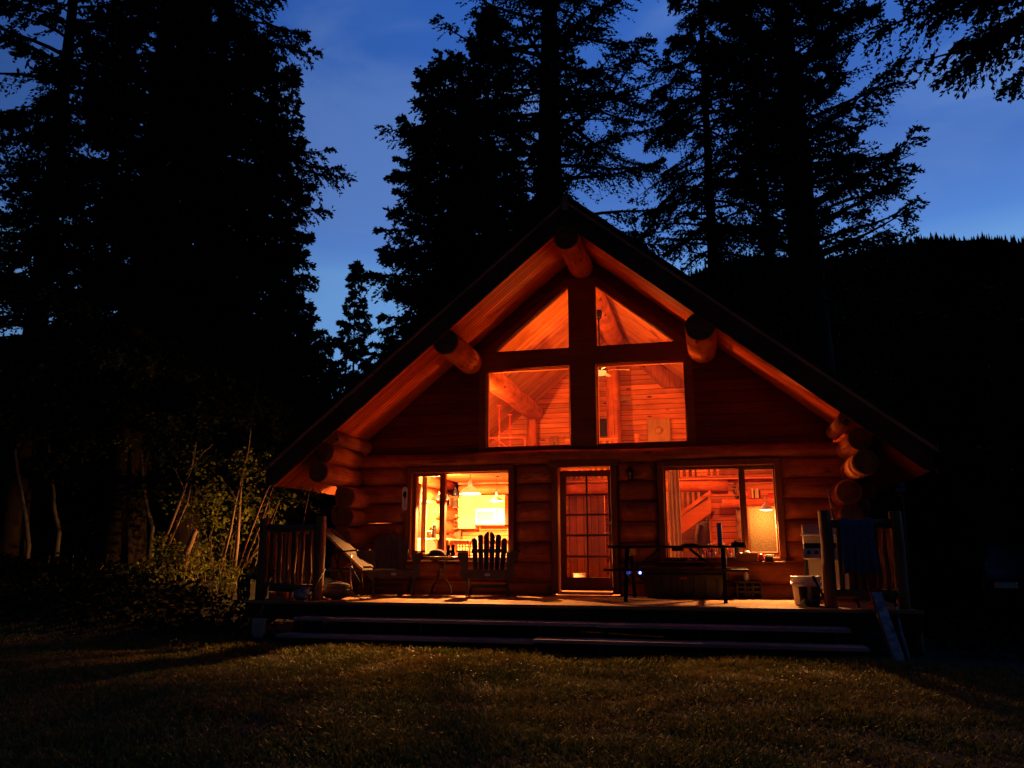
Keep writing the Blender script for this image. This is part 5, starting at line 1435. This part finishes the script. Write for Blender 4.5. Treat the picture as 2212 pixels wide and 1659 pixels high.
ctree('low spreading conifer just right of the cabin ridge', 1372, 470, 14.5, H=12.6, r0=.14, crown0=.35, Lmax=2.6, limbs=55, seed=13, droop=.2, open_=.4, gap=.2, twig=.8)
ctree('stout conifer with long rising boughs above the right roof slope', 1722, 420, 10.5, H=26, r0=.72, crown0=.31, Lmax=3.7, longp=0, limbs=165, seed=14, droop=.22, e_bot=14, e_top=42, open_=.8, gap=.15, twig=.95, power=.45, size=.105, bare=.0, td=(.65, 2.0))
ctree('second dark trunk close behind the stout conifer at the right', 1655, 420, 13.5, H=26, r0=.26, crown0=.48, Lmax=3.6, limbs=60, seed=15, droop=.3, open_=.7, twig=.8, gap=.15, size=.105, bare=.05, td=(.7, 2.2))
ctree('small bushy conifer at the skyline right of the stout one', 1962, 520, 13, H=11.2, r0=.14, crown0=.05, Lmax=1.9, limbs=75, seed=17, droop=.15, e_top=40)
ctree('conifer at the right edge whose boughs hang into the top corner', 2372, 200, -.5, H=17.5, r0=.33, crown0=.57, Lmax=3.4, longp=0, limbs=130, seed=19, droop=.22, open_=.3, power=.4, e_bot=4, twig=.9, size=.10)
ctree('dark conifer low against the hill at the right', 2080, 700, 18, H=9.5, r0=.2, crown0=.03, Lmax=2.6, limbs=90, seed=20, droop=.3)
ctree('dark conifer in the shade beyond the parked car', 2190, 1000, 9, H=8.3, r0=.22, crown0=.02, Lmax=3.0, limbs=110, seed=23, droop=.3)
ctree('dark conifer in the shade between the cabin and the parked car', 2010, 1000, 9.5, H=8.3, r0=.2, crown0=.02, Lmax=2.6, limbs=110, seed=24, droop=.3)
ctree('dark conifer at the right edge in front of the hill', 2290, 1000, 4, H=6.9, r0=.2, crown0=.02, Lmax=2.4, limbs=100, seed=25, droop=.3)
ctree('dark conifer right of the roof end low against the hill', 1880, 700, 15, H=9.0, r0=.2, crown0=.03, Lmax=2.4, limbs=90, seed=21, droop=.3)

for k_, (u_, y_, H_, lab_) in enumerate(((330, 13, 24, 'dark backing conifer right of the massive trunk deep in the wood'), (520, 14, 22, 'dark backing conifer behind the broad one with drooping boughs'), (140, 18, 12, 'low dense conifer between the left trunks'), (300, 20, 12.5, 'low dense conifer behind the massive trunk'), (470, 20, 13, 'low dense conifer behind the saplings'), (620, 19, 12, 'low dense conifer at the foot of the slender spruce'), (560, 12, 9, 'small dense conifer behind the leafy thicket'), (390, 10, 8, 'small dense conifer behind the pale leaning saplings'), (60, 9, 7, 'small dense conifer behind the pale birches'), (210, 11, 8, 'small dense conifer left of the massive trunk'))):
    ctree(lab_, u_, 900, y_, H=H_, r0=.2 if H_ < 20 else .3, crown0=.02, Lmax=3.0 if H_ > 10 else 2.2, limbs=120, seed=70 + k_, droop=.35, size=.18, power=.6)

# ---- saplings, bushes by the left of the deck
def leaves(centers, n, size, rg, flat=.5):
    """rhombic leaves scattered round a list of (centre, radius)"""
    P = []
    for c, r in centers:
        k = max(3, int(n * r ** 2))
        q = unit(rg.normal(0, 1, (k, 3))) * (rg.random((k, 1)) ** .45) * r
        P.append(np.array(c) + q * [1, 1, .8])
    P = np.concatenate(P); N = len(P)
    D = unit(rg.normal(0, 1, (N, 3)) * [1, 1, .5]); A = unit(np.cross(D, rg.normal(0, .6, (N, 3)) + [0, 0, 1])); l = size * rg.uniform(.6, 1.35, (N, 1)); w = l * rg.uniform(.3, .5, (N, 1))
    V = np.concatenate([P, P + D * l * .5 + A * w, P + D * l - np.array([0, 0, .25]) * l, P + D * l * .5 - A * w]); I = np.arange(N)
    return V, np.stack([I, I + N, I + 2 * N, I + 3 * N], 1)
def sapling(label, stems, sprays, seed, mt, base, leaf_n=500, size=.075, twigs=()):
    rg = np.random.default_rng(seed); b = Vector(base)
    t = thing('sapling', label, 'sapling', base, 0, 'leafy saplings left of the deck')
    for st_ in stems:
        pts = [Vector(p) - b for p, r in st_]; MB().tube(pts, [r for p, r in st_], 8).build('stem', mt, t)
    if twigs:
        m = MB()
        for a, c in twigs:
            a = Vector(a) - b; c = Vector(c) - b; m.tube([a, (a + c) / 2 + Vector((0, 0, .06)), c], [.012, .009, .004], 6)
        m.build('twigs', mt, t)
    V, F = leaves([(tuple(Vector(c) - b), r) for c, r in sprays], leaf_n, size, rg); fastmesh('leaves', V, F, bushleaf, t)
    return t
def P3(u, v, y): return tuple(AY(u, v, y))
YB_ = .6
def stem(pts, y, r0, r1): return [(P3(u, v, y + .1 * i), r0 + (r1 - r0) * i / (len(pts) - 1)) for i, (u, v) in enumerate(pts)]
def spray(lst, y): return [(P3(u, v, y + dy), r) for u, v, dy, r in lst]
sapling('pair of pale leaning sapling stems with leaves at the left of the bushes', [stem([(346, 1190), (375, 1120), (398, 1060), (416, 1000), (424, 955)], 1.2, .035, .015), stem([(356, 1195), (385, 1130), (405, 1085), (413, 1045)], 1.0, .03, .012)],
        spray([(430, 1010, 0, .32), (455, 1050, .2, .36), (445, 1090, 0, .34), (470, 1120, .1, .30), (420, 975, .1, .22), (400, 1010, 0, .2), (475, 1075, .3, .25), (485, 1130, 0, .2), (436, 1135, .2, .28)], 1.2), 31, bark_pale, P3(350, 1192, 1.2), 620,
        twigs=[(P3(400, 1062, 1.3), P3(360, 990, 1.3)), (P3(415, 1010, 1.3), P3(460, 960, 1.4)), (P3(405, 1040, 1.3), P3(450, 1090, 1.2))])
sapling('single pale upright sapling with leaves near the left railing', [stem([(482, 1206), (497, 1150), (508, 1090), (522, 1030), (536, 975), (545, 900), (560, 800)], .5, .032, .006)],
        spray([(530, 985, 0, .26), (545, 1015, .1, .28), (520, 1020, 0, .22), (575, 1040, .1, .22), (545, 1060, .2, .24), (500, 1000, 0, .16), (590, 990, 0, .2), (530, 1085, .1, .22)], .6), 32, bark_pale, P3(482, 1208, .5), 620,
        twigs=[(P3(520, 1035, .7), P3(560, 1000, .7)), (P3(510, 1080, .6), P3(480, 1040, .6)), (P3(530, 1000, .7), P3(505, 990, .7))])
sapling('pair of reddish leaning stems beside the left deck post with a leafy branch', [stem([(514, 1222), (535, 1165), (556, 1110), (575, 1062), (590, 1040)], -.6, .028, .012), stem([(522, 1226), (545, 1175), (562, 1135), (580, 1080), (592, 1045)], -.7, .022, .009)],
        spray([(625, 1045, 0, .10), (645, 1052, 0, .13), (668, 1060, .1, .14), (690, 1068, .1, .14), (655, 1085, 0, .12), (630, 1080, 0, .10), (675, 1095, .1, .12), (690, 1105, 0, .10), (610, 1042, 0, .07), (705, 1075, .2, .12)], -.5), 33, bark_red, P3(518, 1224, -.65), 1100, .055,
        twigs=[(P3(590, 1042, -.3), P3(640, 1045, -.3)), (P3(592, 1052, -.3), P3(700, 1072, -.4)), (P3(580, 1078, -.4), P3(690, 1100, -.4)), (P3(580, 1075, -.4), P3(625, 1070, -.4))])
sapling('slim grey pole like sapling between the leaning pairs', [stem([(506, 1230), (513, 1170), (516, 1120), (520, 1060), (527, 1010)], 1.4, .045, .02)], spray([(530, 1040, 0, .2), (510, 1110, 0, .16), (545, 1110, .2, .2)], 1.5), 34, bark_pale, P3(506, 1232, 1.4), 300)
def bush(label, lobes, y, seed, base, n=1000, size=.065, mt=None):
    rg = np.random.default_rng(seed); b = Vector(base)
    t = thing('bush', label, 'bush', base, 0, 'bushes left of the deck')
    m = MB(); rnd = random.Random(seed)
    for u, v, dy, r in lobes:
        c = AY(u, v, y + dy) - b
        for k in range(3):
            f = Vector((c.x * .6 + rnd.uniform(-.1, .1), c.y * .6, 0)); m.tube([f, (f + c) / 2 + Vector((rnd.uniform(-.1, .1), 0, .05)), c + Vector((rnd.uniform(-r, r) * .6, 0, rnd.uniform(0, r) * .7))], [.012, .009, .004], 5)
    m.build('stems', bark_pale, t)
    V, F = leaves([(tuple(Vector(P3(u, v, y + dy)) - b), r) for u, v, dy, r in lobes], n, size, rg); fastmesh('leaves', V, F, mt or bushleaf, t); return t
bush('bright yellow green bush close to the left railing', [(470, 1225, 0, .3), (495, 1235, -.2, .28), (450, 1240, -.1, .3), (515, 1250, -.3, .24), (430, 1215, .1, .26), (480, 1262, -.3, .25), (505, 1272, -.4, .2), (520, 1228, -.1, .2)], -.2, 41, P3(480, 1285, -.2))
bush('dimmer bush at the foot of the leaning pale saplings', [(355, 1190, 0, .34), (395, 1195, .1, .36), (425, 1200, .2, .32), (335, 1215, -.1, .3), (375, 1225, -.1, .34), (410, 1235, -.1, .3), (345, 1165, .3, .3), (440, 1175, .5, .3)], .8, 42, P3(385, 1262, .8))
bush('shadowed low bush at the far left of the bushes', [(310, 1240, 0, .35), (280, 1250, .2, .4), (240, 1255, .4, .45), (345, 1250, -.2, .3), (390, 1262, -.4, .25)], .4, 43, P3(290, 1285, .4))
for lab_, lo_, y_, sd_, ba_ in (('near black undergrowth clump added over lit ground at the far left beside the birch', [(20, 1235, 0, .5), (70, 1240, .2, .55), (110, 1230, .4, .5), (45, 1265, -.4, .45)], .6, 45, (60, 1300)), ('near black undergrowth clump added over lit ground left of the massive conifer foot', [(150, 1235, 0, .5), (200, 1240, .2, .5), (240, 1225, .3, .5), (175, 1270, -.5, .42)], .8, 46, (190, 1300)), ('low near black fern clump added over lit ground in front of the undergrowth at the left', [(130, 1290, 0, .3), (230, 1295, .1, .3), (300, 1288, .2, .3), (60, 1295, .1, .3), (380, 1285, .1, .25)], -.9, 47, (210, 1310))):
    bush(lab_, lo_, y_, sd_, P3(ba_[0], ba_[1], y_), 420, .1, darkleaf)  # clumps added to cover lit ground, their leaves coloured as if in shade
bush('dark leafy thicket behind the saplings', [(450, 1100, 0, .7), (520, 1100, .4, .7), (570, 1130, .6, .6), (400, 1080, .3, .7), (480, 1170, .2, .6), (600, 1080, 1.2, .6), (560, 1190, .4, .4)], 3.2, 44, P3(490, 1225, 3.2), 260, .1)
ng = 44000
gx_ = RNG.uniform(-20, -5.2, ng); gx_[:18000] = RNG.uniform(4.95, 16, 18000); gy_ = RNG.uniform(-3.2, 7, ng); kp_ = ~((gx_ > -8.6) & (gx_ < 0) & (gy_ > -.35)); gx_, gy_ = gx_[kp_], gy_[kp_]; ng = len(gx_); gz_ = ground_z(gx_, gy_) + RNG.uniform(.0, .22, ng)
P = np.stack([gx_, gy_, gz_], 1); D = unit(RNG.normal(0, 1, (ng, 3)) * [1, 1, .6]); A = unit(np.cross(D, RNG.normal(0, .5, (ng, 3)) + [0, 0, 1])); l = RNG.uniform(.06, .14, (ng, 1)); w = l * .4
V = np.concatenate([P, P + D * l * .5 + A * w, P + D * l, P + D * l * .5 - A * w]); I = np.arange(ng)
tag(fastmesh('undergrowth', V, np.stack([I, I + ng, I + 2 * ng, I + 3 * ng], 1), darkleaf), 'near black leafy cover added to keep the ground on both sides of the cabin dark', 'undergrowth', kind='stuff')  # cover added to hide lit ground, shade put into its colour
# stump
p = AY(402, 1195, .9); t = thing('stump', 'pale broken stump leaning out of the bushes', 'stump', (p.x, .9, p.z - .35)); q = AY(422, 1148, .9) - p
MB().tube([(0, 0, 0), (0, 0, .34), (q.x * .6, 0, .35 + q.z * .6), (q.x, 0, .35 + q.z)], [.08, .07, .06, .045], 12).build('trunk', bark_pale, t); MB().tube([(q.x, 0, .35 + q.z), (q.x + .02, 0, .38 + q.z)], [.042, .02], 9).build('broken_top', bark_red, t)
# pale young trunks deep at the left
for i, (pts, y, lab) in enumerate((([(18, 1180), (30, 1130), (52, 1130), (44, 1075), (36, 1030), (20, 900)], 2.5, 'faint pale birch trunk at the far left edge'), ([(128, 1150), (117, 1100), (116, 1060), (108, 1020), (102, 900)], 3.0, 'faint pale birch trunk left of the massive conifer'), ([(330, 1140), (318, 1100), (310, 1050), (305, 980)], 3.5, 'faint thin trunk just right of the massive conifer'))):
    if i == 0: pts = [(62, 1180), (56, 1120), (48, 1075), (38, 1020), (22, 900)]
    q = [Vector(P3(u, v, y)) for u, v in pts]; b = q[0].copy(); b.z = float(ground_z(b.x, b.y)) - .05
    t = thing('birch', lab, 'tree', tuple(b), 0, 'pale birches at the left'); q = [b] + q
    MB().tube([p - b for p in q], [.06 - .006 * k for k in range(len(q))], 9).build('trunk', wood('birch_bark', (.24, .20, .15), (.1, .08, .06), 'Z', knots=.9, scale=1.2) if 'birch_bark' not in MATS else MATS['birch_bark'], t)
    V, F = leaves([(tuple(q[-1] - b + Vector((random.uniform(-.6, .6), 0, random.uniform(-.3, 1.2)))), .5) for _ in range(6)], 130, .09, np.random.default_rng(60 + i)); fastmesh('leaves', V, F, bushleaf, t)

# ================================================================== LAWN
rg = np.random.default_rng(5)
def blades(n, xr, yr, seed, keep=None, h0=.018, h1=.05):
    rg = np.random.default_rng(seed)
    x = rg.uniform(*xr, n); y = rg.uniform(*yr, n)
    tuft = np.sin(x * 3.1 + 1.7 * np.sin(y * 2.3)) * np.sin(y * 3.7 + 1.3 * np.sin(x * 1.9))
    k = rg.random(n) < .68 + .4 * tuft
    x, y, tuft = x[k], y[k], tuft[k]; n = len(x)
    z = ground_z(x, y) - .005
    h = rg.uniform(h0, h1, n) * (1 + .35 * tuft); a = rg.uniform(0, 2 * np.pi, n); w = rg.uniform(.003, .008, n)
    l = rg.uniform(.1, 1.3, n) * h; d = np.stack([np.cos(a), np.sin(a), 0 * a], 1); s = np.stack([-np.sin(a), np.cos(a), 0 * a], 1)
    B = np.stack([x, y, z], 1); up = np.array([0, 0, 1.])
    V = np.concatenate([B - s * w[:, None], B + s * w[:, None], B + d * (l * .4)[:, None] + up * (h * .65)[:, None] + s * (w * .8)[:, None], B + d * (l * .4)[:, None] + up * (h * .65)[:, None] - s * (w * .8)[:, None], B + d * l[:, None] + up * h[:, None]])
    I = np.arange(n); T = np.concatenate([np.stack([I, I + n, I + 2 * n], 1), np.stack([I, I + 2 * n, I + 3 * n], 1), np.stack([I + 3 * n, I + 2 * n, I + 4 * n], 1)])
    return V, T
V1, T1 = blades(300000, (-6.5, 5.2), (-10.5, -3.75), 21)
V2, T2 = blades(26000, (-8.5, -4.9), (-6.5, -1.5), 22)
V3, T3 = blades(9000, (-6.0, 5.0), (-4.5, -3.75), 23, h0=.035, h1=.085)
# clover, plantain and other broad weeds among the blades
nw = 16000
x = rg.uniform(-7, 5.2, nw); y = rg.uniform(-10.5, -3.8, nw); k = rg.random(nw) < .25 + .75 * (np.sin(x * 1.9 + 2) * np.sin(y * 2.2 + 1) > .15); x, y = x[k], y[k]; nw = len(x)
a = rg.uniform(0, 6.283, nw); l = rg.uniform(.015, .045, nw); w = l * rg.uniform(.3, .6, nw); z = ground_z(x, y) + rg.uniform(.008, .045, nw)
P = np.stack([x, y, z], 1); D = np.stack([np.cos(a), np.sin(a), rg.uniform(-.3, .5, nw)], 1); S = np.stack([-np.sin(a), np.cos(a), rg.uniform(-.4, .4, nw)], 1)
V4 = np.concatenate([P, P + D * (l * .5)[:, None] + S * (w * .5)[:, None], P + D * l[:, None], P + D * (l * .5)[:, None] - S * (w * .5)[:, None]]); I = np.arange(nw)
T4 = np.concatenate([np.stack([I, I + nw, I + 2 * nw], 1), np.stack([I, I + 2 * nw, I + 3 * nw], 1)])
V = np.concatenate([V1, V2, V3, V4]); T = np.concatenate([T1, T2 + len(V1), T3 + len(V1) + len(V2), T4 + len(V1) + len(V2) + len(V3)])
tag(fastmesh('grass', V, T, grass_m), 'mown uneven lawn lit by the cabin windows', 'grass', kind='stuff')

lit = 1500
lx = RNG.uniform(-4.6, 4.5, lit); ly = RNG.uniform(-3.7, -.25, lit); lz = np.where(ly > -2.9, .006, np.where(ly > -3.34, -.186, -.36)); kp_ = (ly > -2.88) | ((np.abs(lx) < 3.5) & (((ly < -3.0) & (ly > -3.33)) | ((ly < -3.4) & (ly > -3.7))))
lx, ly, lz = lx[kp_], ly[kp_], lz[kp_]; lit = len(lx); a = RNG.uniform(0, 6.28, lit); l = RNG.uniform(.02, .07, lit); w = RNG.uniform(.0015, .009, lit)
P = np.stack([lx, ly, lz], 1); D = np.stack([np.cos(a), np.sin(a), 0 * a + .05], 1); S = np.stack([-np.sin(a), np.cos(a), 0 * a + .1], 1)
V = np.concatenate([P - D * (l / 2)[:, None], P + S * w[:, None], P + D * (l / 2)[:, None], P - S * w[:, None]]); I = np.arange(lit)
tag(fastmesh('needle_litter', V, np.stack([I, I + lit, I + 2 * lit, I + 3 * lit], 1), bark), 'scattered dry needles and leaf scraps on the deck and steps', 'litter', kind='stuff')

# ================================================================== CAR in the dark at the right
cx_ = 8.0; cyy = 3.2; cz_ = float(ground_z(cx_, cyy))
t = thing('parked_car', 'dark parked car hardly visible in the shade right of the cabin', 'car', (cx_, cyy, cz_), R(70))
prof = [(-2.15, .35), (-2.2, .62), (-2.1, .82), (-1.2, .93), (-.55, 1.38), (.6, 1.46), (1.5, 1.36), (1.95, .98), (2.15, .9), (2.2, .5), (2.1, .32)]
def bodyring(s, y): return [(a, y, .32 + (b - .32) * s if b > .95 else b) for a, b in prof]
m = MB(); n = len(prof); rings = [(-.86, .94), (-.8, 1.0), (.8, 1.0), (.86, .94)]
vs = []
for y, s in rings: vs += [(a * (1 if s == 1 else .985), y, (b if b < .95 else .95 + (b - .95) * (s if s == 1 else .6))) for a, b in prof]
m.add(vs, [(i * n + k, i * n + (k + 1) % n, (i + 1) * n + (k + 1) % n, (i + 1) * n + k) for i in range(3) for k in range(n)]); m.add(vs[:n], [tuple(range(n))]); m.add(vs[3 * n:], [tuple(range(n))[::-1]])
m.build('body', car_p, t)
MB().add([(-1.15, -.7, .965), (-1.15, .7, .965), (-.58, .66, 1.375), (-.58, -.66, 1.375)], [(0, 1, 2, 3)]).build('windscreen', pic_dark, t)
for sy in (-1, 1):
    MB().prism([(-1.0, .97), (-.5, 1.32), (.5, 1.38), (.5, .97)], sy * .84, sy * .868).build('side_window', pic_dark, t)
    MB().prism([(.58, .97), (.58, 1.38), (1.35, 1.3), (1.7, 1.0)], sy * .84, sy * .868).build('side_window', pic_dark, t)
    MB().box((-2.215, sy * .5 - .17, .64), (-2.1, sy * .5 + .17, .76), .02).build('headlight', steel, t)
    MB().box((-.95, sy * .87, .98), (-.82, sy * 1.03, 1.1), .02).build('wing_mirror', car_p, t)
    for x in (-1.4, 1.38):
        w = MB().tube([(x, sy * .68, .33), (x, sy * .7, .33), (x, sy * .87, .33), (x, sy * .885, .33)], [.3, .33, .33, .3], 22).build('wheel', rubber, t)
        MB().tube([(x, sy * .886, .33), (x, sy * .892, .33)], .2, 16).build('rim', steel, w)
